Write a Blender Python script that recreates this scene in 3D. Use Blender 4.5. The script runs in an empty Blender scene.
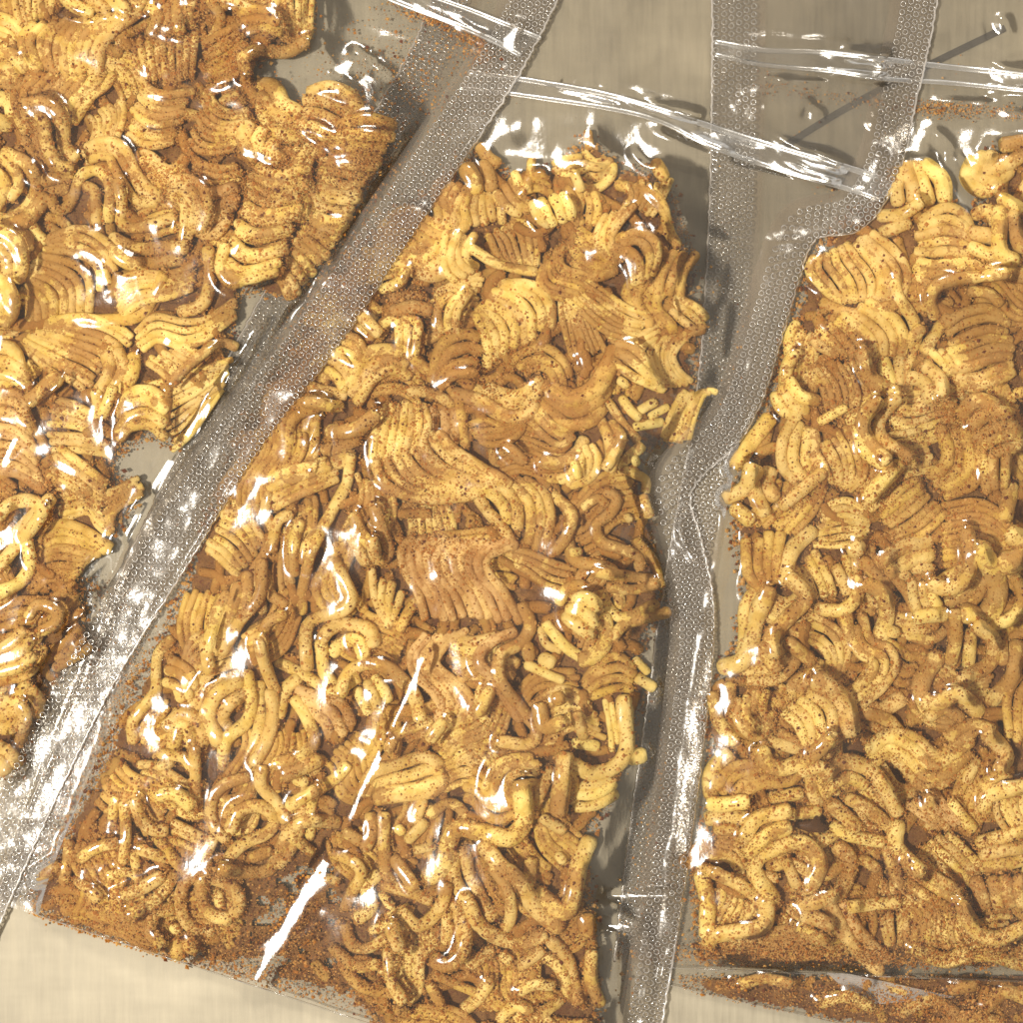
DATA = """
L 0 5|12,-10 17,12 22,30|60,-12 52,2 50,16
L 0 4|62,-10 75,5 95,14|120,-15 135,-4 143,8
L 1 8|37,23 22,39 27,59 37,72|140,12 112,34 101,52 98,74
L 1 7|32,76 15,93 17,117 27,137|115,71 105,88 90,98 72,125
L 2 2|24,103 46,103 61,122 64,147 78,160|27,112 42,118 47,142 56,165 74,170
L 0 6|140,40 143,60 150,82|195,30 193,55 190,80
L 0 4|150,5 158,20 150,38|190,0 188,14 192,28
L 1 6|142,78 152,90 170,95 193,92|127,132 140,142 155,146 172,141
L 1 6|208,85 215,103 230,112 252,110|190,140 198,150 215,153 238,148
L 0 3|193,162 220,169 240,166|198,180 215,184 240,182
L 1 3|83,149 103,142 122,147 135,172 147,187 163,195|86,160 107,156 112,164 122,183 136,200 160,203
L 1 4|168,184 186,178 203,188 208,210 200,230|171,197 181,200 186,210 184,227 181,242
L 2 1 r7|51,198 56,209 66,208 74,195 81,176 98,171 110,186 108,220|
L 1 1 r7|86,186 95,193 97,222|
L 0 2|42,181 70,176|45,192 66,188
L 1 1 r7|118,181 122,208 121,222 137,228 175,217|
L 0 2|112,239 137,249 171,246 190,249|110,250 130,262 160,262 180,260
L 1 1 r8|5,152 27,164 37,186 27,208 5,222|
L 0 1 r7|0,156 14,168 19,184 10,198|
L 1 1 r9|46,196 28,217 5,229|
L 0 1 r8|-5,170 5,186 -5,207|
L 0 3|-5,58 12,56 25,70|-5,80 8,82 12,95
L 0 2 p|-5,98 10,100 12,118|-5,122 5,122 8,128
L 1 2 r9|-5,229 13,241 21,263 16,283|-8,240 3,250 9,266 4,285
L 1 2 r9|-5,277 9,293 12,312 2,327|-12,285 -3,295 0,312 -8,325
L 0 1 r7 p|29,222 37,234 46,241|
L 0 1 r7|17,232 27,237 29,249|
L 0 2|45,215 60,220 70,232|48,225 58,232 66,240
L 2 4|50,238 81,229 105,241 125,262|45,250 75,253 98,266 100,293
L 1 6|37,254 71,263 88,280 90,312|20,296 28,305 30,318 27,330
L 1 7|46,322 81,317 115,325 134,339|20,344 49,369 71,381 86,391
L 0 3|132,352 134,371 122,391|105,350 110,370 98,390
L 0 2 p|112,388 103,415|97,392 98,412
L 0 5|115,298 120,281 137,273 171,273 193,264|122,317 137,305 150,300 166,298 195,288
L 1 1 r8|208,249 210,278 203,303 181,312|
L 0 1 r7|225,246 220,268 232,283 250,278|
L 1 4|137,332 156,317 186,322 208,318 235,300|140,352 158,340 186,347 208,337 238,314
L 0 5|145,360 165,375 175,385|180,345 193,350 203,358
L 2 1 r6|171,383 200,356 222,343 236,347|
L 0 7|150,385 190,372 232,360|172,450 190,435 222,390
L 0 4|120,412 130,395 150,392 165,400|118,442 130,428 150,425 168,440
L 0 3|-5,345 12,350 20,370|-5,372 15,378 30,388
L 2 1 r9|29,401 57,378|
L 1 7 k|0,390 20,395 26,420|-5,470 20,475 44,490
L 0 5|50,400 75,405 100,420|48,450 80,450 110,455
L 2 1 r8 p|-3,545 20,530 51,498|
L 2 1 r8 p|-2,567 15,547 42,513 32,501 12,503 -4,518|
L 1 1 r8 p|27,543 30,565 20,582 -4,594|
L 0 4|46,475 70,485 85,500|60,448 90,472 110,485
L 1 5|62,520 88,512 98,526 110,534 116,512 145,492|55,484 85,480 95,490 108,492 122,486 138,478
L 0 6 d|33,535 60,524 85,530 115,548|30,595 50,580 72,578 80,562
L 0 4 d|-3,610 20,600 50,600 75,585|0,640 30,632 55,627 80,612
L 1 1 r7|28,617 38,605 55,610 57,622 42,631|
L 0 3|-3,650 15,642 25,627|-3,672 20,667 35,652
L 0 3 d|50,650 70,640 82,625|56,668 74,658 90,646
L 0 3|-3,700 15,700 28,685|-3,725 10,728 22,715
L 0 2|-3,745 8,752 15,765|-5,760 2,765 5,772
L 0 2|30,690 38,700 35,715|20,705 25,715 20,728
L 1 5|312,-8 311,20 310,34 300,47|268,-8 272,12 278,25 285,40
L 2 1 r8|306,42 285,52 260,50 243,58 246,72|
L 0 1 r5 p|212,-3 235,2 253,9|
L 0 1 r6|209,0 221,18 212,38|
L 0 5 d|205,45 220,35 245,20|212,85 235,75 248,60
L 0 3 d|240,15 258,10 275,14|245,30 262,28 280,32
L 1 3|257,85 272,86 283,105 302,115|260,100 268,120 285,136 318,134
L 1 4|310,92 330,88 350,98 362,114|297,125 315,130 335,137 350,134
L 1 4 d|338,125 365,120 397,127|330,155 355,160 382,160
L 1 6|322,160 350,165 376,166|315,222 332,230 346,224
L 1 6|310,218 325,228 341,240|278,275 286,288 292,300
L 1 9|255,165 280,174 312,168|224,266 242,280 280,270
L 0 3|250,120 245,140 255,158|275,140 270,152 282,162
L 0 4 k|190,190 215,195 238,185|200,235 215,232 230,215
C 1 1 r8|480,147 488,157 498,163|
C 1 2|467,168 472,178 476,190|482,165 490,178 492,188
C 0 5|458,190 447,208 452,226|495,195 500,208 503,222
C 1 3|497,192 508,208 524,215|512,180 520,195 530,206
C 1 1 r6|532,158 530,175 524,190|
C 1 1 r6 p|515,173 520,184|
C 1 3 d|522,192 538,188 551,193|530,178 540,174 548,182
C 1 4 p|532,203 540,218 548,226|562,195 570,207 571,218
C 0 4|447,232 443,250 445,270 455,280|475,235 465,250 468,262 480,268
C 1 5|513,217 531,227 537,249 535,270|488,235 494,247 500,258 508,264
C 1 1 r6|470,248 485,257 503,266 536,272|
C 2 6|500,283 530,286 549,303 551,328|475,313 483,328 489,347 486,365
C 1 3|455,292 440,305 438,322 445,335|470,292 458,308 455,325 458,334
C 1 4 d|432,380 443,345 465,333 481,340|440,386 450,376 460,373 478,373
C 1 3|455,395 479,400 504,415 526,415 537,401|490,386 500,392 515,397 528,392 540,380
C 1 3 d|508,366 522,354 545,348 565,362 571,380|525,374 532,368 544,366 552,374 556,390
C 1 4 d|541,399 557,415 569,425 592,421 604,405|553,387 565,394 576,395 596,380 616,346
C 0 3|529,421 545,436 561,444 574,436|537,407 553,425 563,430 576,430
C 0 4 d|527,422 514,438 494,445 478,440|515,425 500,425 485,420 470,425
C 0 1 r7|493,450 495,470|
C 0 1 r7|506,446 524,462|
C 1 1 r8|584,440 578,452 559,463 543,461|
C 1 4|590,442 598,460 590,478 568,487|572,455 575,466 570,474 556,478
C 2 1 r5 p|574,463 578,477|
C 1 1 r6 d|588,132 590,148|
C 1 4|583,150 590,158 598,163 608,158|588,190 602,186 612,176 613,165
C 0 3|550,166 565,159 585,156|555,176 570,174 588,168
C 1 1 r6 p|574,175 581,190|
C 0 4 d|568,188 575,200 572,215 580,228|592,190 597,205 598,215 592,227
C 0 5|672,180 662,200 652,216|628,182 632,195 624,207
C 0 1 r8|656,163 664,178|
C 1 4|636,202 625,217 614,232 612,245 627,250|608,212 600,225 597,240 604,254 620,260
C 2 4|622,240 638,233 653,241 658,257 652,274|624,252 630,260 633,270 634,286
C 1 3 d|677,250 661,276 658,297|695,254 683,274 679,297
C 1 5|575,272 600,288 630,308 652,316|560,290 585,315 608,333 640,340
C 0 5|560,298 564,325 572,358|580,300 592,325 606,352
C 0 3|600,318 612,334 630,340 658,324|604,330 618,345 636,348 660,336
C 1 5|707,325 688,336 674,355 682,373 695,383|650,340 642,352 648,366 656,380 667,386
C 1 3|677,296 697,309 709,322|668,308 680,318 700,332
C 1 3|617,344 636,350 656,380|611,358 633,376 664,390
C 1 5|720,394 706,392 695,415 688,443|685,391 677,403 670,418 662,440
C 1 1 r6 p|640,411 655,402|
C 1 1 r5 p|650,417 668,407|
C 1 1 r6 p|635,427 662,422|
C 1 1 r6 p|619,380 626,385|
C 1 1 r6|607,401 622,421 638,440|
C 0 1 r6|622,398 630,410 639,418|
C 0 1 r7|600,420 609,438 611,460|
C 1 1 r7|611,423 621,437 617,450 606,468|
C 0 1 r7|641,446 630,456 618,466|
C 0 1 r7|553,495 572,514 567,536 555,551|
C 1 1 r7|606,491 617,499 610,514 596,526 602,542 621,549 639,557 640,568|
C 0 1 r6|584,507 598,498 606,505|
C 0 1 r6|625,470 645,479 646,492|
C 0 1 r6|643,497 650,516|
C 0 1 r7|611,470 615,452 617,440|
C 0 1 r5 p|627,516 630,520|
C 0 1 r6 p|572,552 579,552|
C 0 1 r5 p|634,458 637,464|
C 1 3|525,479 545,493 551,518 543,552|508,480 524,495 531,516 529,546
C 1 2|490,479 505,488 516,505 518,527|484,486 496,495 505,508 507,522
C 1 6|372,430 377,468 392,488 420,498 460,498 490,490|440,433 450,447 465,458 485,470 500,478 512,484
C 1 5|388,402 378,425 372,458|422,402 428,425 420,452
C 0 3 k|432,405 434,425 427,455|455,405 456,430 447,455
C 2 1 r7|409,391 433,393 453,405|
C 1 3|351,385 366,356 388,349 404,357|355,405 376,377 394,369 413,378
C 1 3|384,325 396,320 400,338 400,354|404,318 418,322 417,338 413,358
C 1 3|343,336 357,338 368,354|338,350 350,352 358,366
C 0 1 r8|357,310 370,325 379,333|
C 0 3|331,352 345,362 351,375|328,370 338,378 343,390
C 0 1 r7|406,270 398,283 382,289|
C 0 2 k|388,300 408,295 425,300|390,312 410,308 430,310
C 0 2|308,385 322,391 345,396|306,402 322,404 340,406
C 1 1 r9|330,432 355,430 375,415|
C 0 2|320,452 340,446 358,440|322,466 340,460 356,455
C 0 4|265,480 290,470 330,460|275,508 300,494 340,478
C 1 1 r7|350,455 346,485 333,508 321,531 309,558 303,590 301,612|
C 1 1 r7|290,514 278,521 272,550|
C 1 1 r7|300,522 294,540 294,574|
C 0 1 r7|318,530 306,547 303,562|
C 0 1 r7|267,572 270,593 285,605|
C 2 1 r8|333,560 345,582 352,598 343,610 316,618 306,632 307,668|
C 1 1 r8|374,508 384,535 388,552 378,560 371,540|
C 1 1 r8|349,531 358,548 366,562|
C 0 1 r8|354,515 360,531 372,545|
C 1 1 r7|284,615 266,625 262,646 268,672 276,692|
C 1 4|372,570 374,595 386,622|403,590 396,608 388,630
C 1 2|321,642 330,630 345,624 368,628 374,645|330,655 340,645 355,640 362,648 366,658
C 0 1 r8|321,642 324,670 335,690|
C 2 1 r8|340,694 349,673 369,663 392,671 412,692 420,720|
C 1 4|262,562 260,595 238,622 222,652|228,595 218,612 212,630 206,652
C 0 5|230,510 250,520 264,545|205,548 220,558 238,576
C 1 8 k|416,536 401,549 405,573 418,592 426,618|520,542 489,555 488,573 504,592 520,622
C 2 1 r8|522,605 530,625 520,643 500,655 500,679 519,706 537,729 528,744 500,741|
C 1 1 r7 k|515,632 490,643 479,660 494,680 508,702 520,720|
C 1 5 k|467,630 447,645 437,663 453,679 471,698 462,720 445,730|425,635 410,655 415,675 432,692 438,708 428,722 400,742
C 2 1 r8|491,690 478,712|
C 2 1 r8|443,722 430,739|
C 1 1 r7|430,720 398,735 388,750|
C 0 3 p|357,690 363,700 368,712|375,677 381,686 387,700
C 2 4|360,792 372,772 402,764 425,757 443,768|376,800 390,798 410,796 432,792 446,780
C 2 1 r11|521,785 524,808 522,826 508,838 480,832 458,828 449,842 444,865 428,878|
C 1 3|485,792 492,768 510,758 535,757|503,797 508,780 520,771 540,773
C 0 1 r8|535,802 543,786 552,770|
C 1 1 r10|565,757 563,776 558,812|
C 0 1 r7|568,765 574,785 573,802|
C 2 1 r9 p|574,765 589,773 609,770 624,757 627,735 624,698|
C 1 3 p|605,700 610,725 612,750|618,700 620,722 622,742
C 1 1 r7 p|574,743 597,746|
C 1 3 p|574,786 594,785 612,776|572,808 592,806 616,794
C 1 1 r9 p|630,758 643,755|
C 1 1 r5 p|636,659 648,672|
C 1 1 r7 p|638,678 653,688|
C 1 4 d|582,685 597,665 619,657 634,668|588,698 602,692 620,688 634,690
C 1 3 d|525,708 532,692 550,685 580,684|520,692 530,678 545,671 577,672
C 0 1 r9|539,706 545,727 562,722|
C 1 1 r8 d|556,697 560,701|
C 0 1 r7|576,714 584,737|
C 1 1 r6 p|527,665 545,673 562,680|
C 1 1 r6 p|541,628 546,643 560,651|
C 0 1 r9 p|543,660 552,663|
C 1 1 r7 p|546,624 564,645 582,658|
C 1 1 r9|604,616 606,640 594,656 582,660|
C 0 1 r8|527,645 530,658|
C 1 3 p|573,604 588,598 599,610|566,616 578,624 592,638
C 0 1 r7|559,602 568,588 584,585|
C 1 1 r7|602,592 609,608 625,618 656,604|
C 1 1 r7|594,571 617,575 656,580|
C 1 1 r7|609,587 633,590 656,584|
C 2 1 r7|613,637 627,624 668,612|
C 2 4|503,562 522,568 546,585 562,588|510,548 532,554 556,564 580,570
C 0 1 r6|637,540 652,560 661,585|
C 2 1 r8|248,673 250,716 226,740 223,767|
C 1 1 r7|258,640 266,669 276,691|
C 1 1 r7|259,683 261,718 254,742|
C 2 1 r8|271,691 272,722 262,750 254,763|
C 2 1 r8|298,677 286,689 279,716|
C 1 1 r7|305,640 309,667|
C 1 1 r7|277,661 305,675 332,691 358,678|
C 1 1 r8|295,699 309,722 314,742 299,757 275,764|
C 0 3 k|298,690 318,695 340,702 352,728|300,705 315,712 326,722 332,740
C 0 1 r9|318,760 285,774|
C 0 1 r7 p|296,780 306,782|
C 1 1 r8|262,768 261,785 277,803 286,820|
C 0 1 r8|316,790 290,806|
C 1 1 r7|248,777 224,785 211,802 214,826 226,840|
C 1 1 r8|230,830 238,812 258,806 273,817 268,832 240,846 220,870|
C 1 2|244,679 217,695 207,718 219,742|246,695 230,704 222,718 230,732
C 0 2|164,730 183,712 200,726 202,744|172,745 182,726 190,735 190,748
C 1 1 r7|195,748 195,781 197,806|
C 0 1 r7|160,753 183,757 191,768|
C 0 1 r6 p|160,766 172,763|
C 1 1 r8 p|158,796 174,794 190,806|
C 0 3|170,660 190,672 196,692|165,682 176,685 182,702
C 0 1 r8|205,640 207,655 210,672|
C 0 1 r6|114,798 112,822|
C 1 1 r7|124,804 126,831 124,861|
C 1 1 r8|134,800 140,818 152,829 165,830|
C 0 3|168,820 188,829 212,842|172,840 188,846 205,852
C 1 1 r7|79,859 98,847 116,843|
C 1 1 r7|69,843 68,862 64,882|
C 0 1 r7|57,866 38,878|
C 1 1 r7|77,880 98,898|
C 0 1 r6|108,876 130,872 143,884|
C 2 1 r8 p|120,898 141,888 161,876|
C 1 1 r8|128,916 153,902 176,874|
C 0 1 r6|134,853 136,867|
C 1 1 r7|139,849 165,858|
C 1 1 r8|172,908 155,914 151,931 160,944|
C 0 1 r7 p|172,927 177,930|
C 0 2 d|174,942 180,955|188,940 194,950
C 1 1 r8|210,872 188,880 180,898 184,918 196,930 213,931|
C 1 1 r8|202,880 202,902 212,915 229,919|
C 1 1 r8|213,878 232,886 240,902 234,914|
C 0 1 r6 p|218,893 220,905|
C 1 1 r8|220,870 249,872 270,869 280,850 290,830 310,821 338,822|
C 1 1 r7|214,838 206,855 208,872|
C 1 1 r7|292,837 312,852|
C 0 1 r7|252,858 270,850|
C 1 1 r7|333,853 354,862 361,874 353,890 345,907|
C 0 1 r6|328,878 338,882|
C 1 1 r8|370,815 371,835 365,848|
C 0 1 r8|346,833 360,841|
C 1 1 r8|384,815 384,850 388,876 402,887|
C 1 1 r8|384,885 405,890 430,900|
C 2 1 r8 p|378,874 366,888 372,907 358,919|
C 2 1 r6 p|382,893 391,909 386,924 372,930|
C 1 1 r7|345,925 352,944 368,948 386,938|
C 0 1 r7|333,948 356,966 376,964|
C 0 1 r7|315,964 327,977|
C 0 1 r8|393,925 398,946|
C 0 1 r7|395,958 390,980 402,998|
C 1 1 r8|453,850 455,880 468,902|
C 1 1 r8|464,848 470,875 485,903 493,918|
C 0 2 d|480,855 490,880 502,908|490,852 500,872 510,900
C 1 1 r7|492,866 508,890 510,918 502,932|
C 2 1 r10|484,845 500,866 520,884 539,912 559,928|
C 1 1 r9|468,903 482,927 515,943 544,935|
C 2 1 r9|455,903 464,929 462,952 448,965 434,960|
C 1 1 r7|447,912 447,942|
C 1 1 r8|402,912 420,926 440,908 447,886|
C 1 1 r8|390,928 399,948|
C 1 1 r8|394,858 415,888|
C 1 1 r7 p|408,840 425,822|
C 0 1 r6 p|415,850 433,846|
C 0 1 r6 p|398,828 402,832|
C 0 1 r7|423,800 415,820|
C 1 1 r7|430,815 448,803 464,812 458,826|
C 1 1 r10|590,840 578,868 573,900 562,912 538,893|
C 1 1 r8|531,860 529,884|
C 0 1 r7 p|543,818 563,830|
C 0 1 r6 p|558,855 563,862|
C 1 1 r8|550,940 568,960 578,1002|
C 0 1 r8|543,955 560,968 570,995|
C 1 1 r8|592,953 591,980 600,1004|
C 0 1 r10 d|586,918 588,932|
C 0 1 r7 p|520,992 535,985 552,986|
C 0 1 r7|520,966 541,950|
C 0 1 r8|488,982 478,998 464,1010|
C 0 1 r8|492,950 468,966|
C 0 1 r7 p|503,955 509,960|
C 0 1 r6|430,985 442,1006|
C 0 1 r7|388,950 391,982 403,1002|
C 0 1 r6|435,975 475,992|
C 0 1 r7|540,1015 560,1000|
C 0 1 r7|500,1020 515,1005 530,1010|
R 0 4|900,165 897,185 898,207|925,163 940,180 946,200
R 0 1 r8|880,216 903,214 919,203|
R 0 1 r8|882,233 908,223|
R 1 7|872,234 895,252 908,275 900,297 880,297|815,258 810,270 818,282 830,295 845,302
R 1 6|865,300 890,315 903,335 901,358|812,335 818,343 828,350 838,356
R 0 6|918,222 945,208 965,215 974,235|915,275 935,286 955,282 968,268
R 0 4|975,215 990,212 998,225|968,262 985,272 998,262
R 2 1 r8|935,316 930,298 940,284 965,278 1006,273|
R 1 1 r8|925,350 948,316|
R 0 1 r8|907,345 921,328|
R 1 6|943,328 962,314 988,308 1007,318|955,385 975,388 995,380 1015,370
R 0 3|977,155 966,178 982,192 1001,182|992,155 986,170 996,172 1028,150
R 1 2|999,209 1001,250 1018,262|1014,210 1017,240 1026,248
R 0 1 r9|1003,145 1030,140|
R 0 1 r8|1001,198 1026,212|
R 0 1 r9|1008,274 1028,276|
R 0 1 r7|970,292 987,292 1001,303|
R 0 1 r8|794,354 786,371 785,392|
R 0 3|776,395 785,412 802,418|788,380 800,395 818,402
R 1 6|808,372 822,386 828,408 836,416|858,358 868,375 872,395 862,414
R 1 1 r6 p|820,421 845,408|
R 1 1 r7 p|848,420 868,412 876,393|
R 1 1 r9|862,352 870,378 897,394|
R 0 1 r9 p|880,358 890,384|
R 1 1 r9 d|770,418 746,450 736,466|
R 1 1 r9|751,467 746,487 727,498|
R 0 1 r9|735,508 751,521|
R 1 4|795,416 782,440 783,465 795,479|812,430 816,445 815,460 822,470
R 1 1 r8|822,472 802,490 782,506|
R 0 2|757,465 754,485 765,517|770,470 768,485 775,500
R 1 5|814,450 825,466 834,484|850,424 862,450 864,475 850,490
R 1 1 r7 p|857,427 863,450 883,464|
R 1 2|899,394 881,419 883,440 908,458|880,398 864,420 867,440 888,464
R 1 1 r9|899,465 882,482 867,498|
R 0 1 r7 p|899,347 899,383|
R 1 2 p|906,376 926,385 932,404|922,364 940,377 941,398
R 0 3 p|930,350 945,365 948,380|950,352 958,362 960,378
R 0 2|945,390 960,392 970,398|950,380 965,382 978,390
R 0 2|960,415 975,401 995,406|965,428 980,416 995,418
R 1 4 d|946,495 972,484 983,462 976,432|928,475 942,470 948,455 940,425
R 0 4|970,425 990,413 1015,416|985,462 1000,452 1028,440
R 0 3|983,458 985,475 987,492|1006,455 1005,475 1003,490
R 0 1 r9|1010,486 1005,518|
R 0 5 d|880,510 900,490 915,480|895,545 925,532 948,510
R 0 5|820,510 845,500 868,512|815,545 840,545 868,540
R 1 1 r9 p|812,530 792,551 784,581|
R 1 1 r10|768,590 757,618 750,645 741,662 722,667|
R 0 4 d|745,540 748,570 762,592|782,530 776,560 776,585
R 1 4|795,570 802,585 806,603|815,552 826,574 835,597
R 1 1 r7|837,567 848,592|
R 2 1 r8|856,577 857,596 842,610 818,608|
R 1 1 r9|790,578 806,598 788,618 772,637 774,655|
R 0 1 r9|762,645 777,668|
R 0 1 r8|788,642 812,662|
R 1 4|812,614 837,629 847,653 841,674|806,640 820,646 830,660 824,676
R 1 1 r8|845,612 852,641 869,657|
R 1 3|862,616 870,640 890,650 895,668 878,692 850,714|850,640 862,655 873,661 873,673 862,684 846,694
R 1 1 r9|866,584 882,592 887,612 880,637|
R 0 1 r8|862,560 890,588|
R 0 1 r11 p|853,546 858,550|
R 1 1 r7 p|890,631 896,633|
R 0 2|878,563 899,549 928,541|885,575 905,562 930,555
R 1 1 r9|967,532 970,565 962,583 946,589 931,584|
R 1 1 r7 p|913,568 931,568|
R 0 1 r7|900,572 907,577|
R 0 3 p|912,583 913,598 918,612|930,586 934,598 938,606
R 1 1 r12|980,550 993,574 997,597 983,617 964,612|
R 0 1 r12|1010,533 1024,545 1016,560 1002,564|
R 1 1 r8|1014,577 1023,597 1012,617 992,625|
R 1 1 r8|955,612 956,637 950,662|
R 0 1 r8|971,631 968,665|
R 2 1 r9|976,625 993,640 990,663 962,680|
R 0 1 r8|1001,642 1003,662|
R 1 1 r9|1016,643 1012,677 990,702|
R 0 1 r9 p|917,617 944,614|
R 0 1 r7|921,655 926,668|
R 1 1 r10|938,656 922,681 924,699 940,702 958,694 978,712|
R 0 1 r9 k|868,706 882,710 902,698|
R 0 1 r8|858,711 886,719 906,740|
R 2 4|870,745 890,732 915,738 935,755 955,745 977,728|868,767 886,754 903,765 918,785 940,785 964,765
R 0 1 r8|929,716 944,708 961,718|
R 1 1 r8|948,737 970,723 992,729|
R 1 1 r9|987,733 1006,755 999,770|
R 1 1 r7|976,760 967,781|
R 0 1 r8|983,786 1009,768|
R 1 1 r9|984,810 990,795 1026,785|
R 0 1 r8|950,803 972,828|
R 0 1 r8|929,798 931,826|
R 1 1 r9|823,776 843,762 868,768 884,786 898,812|
R 1 1 r8|827,790 846,777 864,785|
R 1 1 r8|848,798 870,810 889,827|
R 0 1 r9|833,805 857,828|
R 2 1 r8 p|833,826 847,835 882,842|
R 2 1 r9|838,846 851,863 838,893 800,907|
R 0 1 r8|888,848 899,884|
R 1 1 r9|897,823 896,846 919,872|
R 0 5|903,862 922,885 942,908|945,832 965,850 988,872
R 0 3|980,844 1000,836 1028,830|985,867 1005,864 1028,857
R 0 4 k|905,800 922,815 942,830|935,790 945,808 960,822
R 1 2|713,690 717,719 736,741|730,684 733,712 750,732
R 1 4|739,696 737,719 754,736 770,729|768,690 762,705 765,715 776,714
R 1 4 p|806,690 829,709 832,735 820,747|785,712 796,722 802,733 806,745
R 0 1 r12|817,680 843,700 850,732|
R 2 1 r9|762,750 768,764 788,767 817,751 830,740|
R 1 1 r7 p|770,741 798,749|
R 1 1 r9|728,753 711,774 711,797|
R 1 2 p|705,804 746,803|708,818 745,817
R 0 1 r8|716,829 736,829|
R 1 1 r7 p|801,772 824,766|
R 0 1 r8|772,798 800,793|
R 1 1 r9|745,836 758,818 788,811|
R 0 1 r9|748,854 766,836 788,827|
R 0 1 r7|790,814 818,811|
R 1 1 r8 p|820,843 834,834|
R 2 1 r9|773,900 754,868 771,850 801,842 820,862 812,885|
R 1 1 r7|786,861 797,885|
R 0 1 r8|715,873 740,885 763,903|
R 1 1 r9|684,863 707,842|
R 1 1 r9|702,875 708,905 706,935|
R 2 1 r9|708,946 714,936 740,931 763,925 767,902|
R 1 1 r8|850,907 898,902|
R 0 2 k|827,902 850,940 882,975|840,900 862,935 890,962
R 0 5|883,915 888,945|932,912 926,942
R 1 1 r9|915,949 945,960 966,954|
R 0 3|905,878 925,895 955,912|920,865 940,880 965,893
R 1 1 r9|962,905 978,932 1000,938 1024,928|
R 0 4|975,880 985,905|1018,878 1022,903
R 0 2|805,915 830,925|800,928 825,940
F 0 1 r8|820,1002 845,996 872,1006|
F 0 1 r8|900,1012 930,1000 955,1012|
F 0 1 r8|985,1008 1005,992 1028,1000|
F 0 1 r7|880,985 905,992|
F 0 1 r7|740,985 765,978 790,984|
F 0 1 r7|950,990 975,985|
F 0 1 r8|940,1030 965,1018 1000,1022|
"""
WORLD = .48
LIGHTS = [('key_lamp', (-.53, -.15, 1.20), (0, 0, 0), .10, 20.5, (1, .94, .83)),
          ('ceiling_lamp', (.12, 1.0, .95), (0, 0, 0), .24, 9, (1, .92, .80))]
import bpy, math, random
import numpy as np
from mathutils import Vector

random.seed(7); rng = np.random.default_rng(7)
S = 0.00025            # one unit of layout = a quarter of a millimetre
D = 1900.0             # camera height in layout units
SC = bpy.context.scene
COL = SC.collection

def W(px, py, z):
    """layout position (seen position on the table, height) -> metres"""
    px = np.asarray(px, float); py = np.asarray(py, float); z = np.asarray(z, float)
    k = 1 - z / D
    return np.stack([(px - 511.5) * k * S, (511.5 - py) * k * S, z * S + 0 * px], -1)

# ---------------------------------------------------------------- materials
def newmat(name):
    m = bpy.data.materials.new(name); m.use_nodes = True
    nt = m.node_tree; nt.nodes.clear()
    out = nt.nodes.new('ShaderNodeOutputMaterial')
    return m, nt, out
def nd(nt, t, **kw):
    n = nt.nodes.new(t)
    for k, v in kw.items():
        if k.startswith('_'): setattr(n, k[1:], v)
        else: n.inputs[k.replace('__', ' ')].default_value = v
    return n
def L(nt, a, b): nt.links.new(a, b)
def noise(nt, co, scale, detail=3, rough=.55):
    n = nd(nt, 'ShaderNodeTexNoise', Scale=scale, Detail=detail, Roughness=rough)
    L(nt, co, n.inputs['Vector']); return n.outputs['Fac']
def ramp(nt, fac, pts):
    r = nt.nodes.new('ShaderNodeValToRGB'); e = r.color_ramp.elements
    while len(e) < len(pts): e.new(0.5)
    for i, (p, c) in enumerate(pts):
        e[i].position = p; e[i].color = (*c, 1) if len(c) == 3 else c
    L(nt, fac, r.inputs['Fac']); return r.outputs['Color']
def mixc(nt, fac, a, b, mode='MIX'):
    m = nt.nodes.new('ShaderNodeMix'); m.data_type = 'RGBA'; m.blend_type = mode
    if isinstance(fac, (int, float)): m.inputs[0].default_value = fac
    else: L(nt, fac, m.inputs[0])
    for i, v in ((6, a), (7, b)):
        if isinstance(v, tuple): m.inputs[i].default_value = (*v, 1)
        else: L(nt, v, m.inputs[i])
    return m.outputs[2]
def math_(nt, op, a, b=None, c=None, clamp=False):
    m = nt.nodes.new('ShaderNodeMath'); m.operation = op; m.use_clamp = clamp
    for i, v in enumerate((a, b, c)):
        if v is None: continue
        if isinstance(v, (int, float)): m.inputs[i].default_value = v
        else: L(nt, v, m.inputs[i])
    return m.outputs[0]

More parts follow.
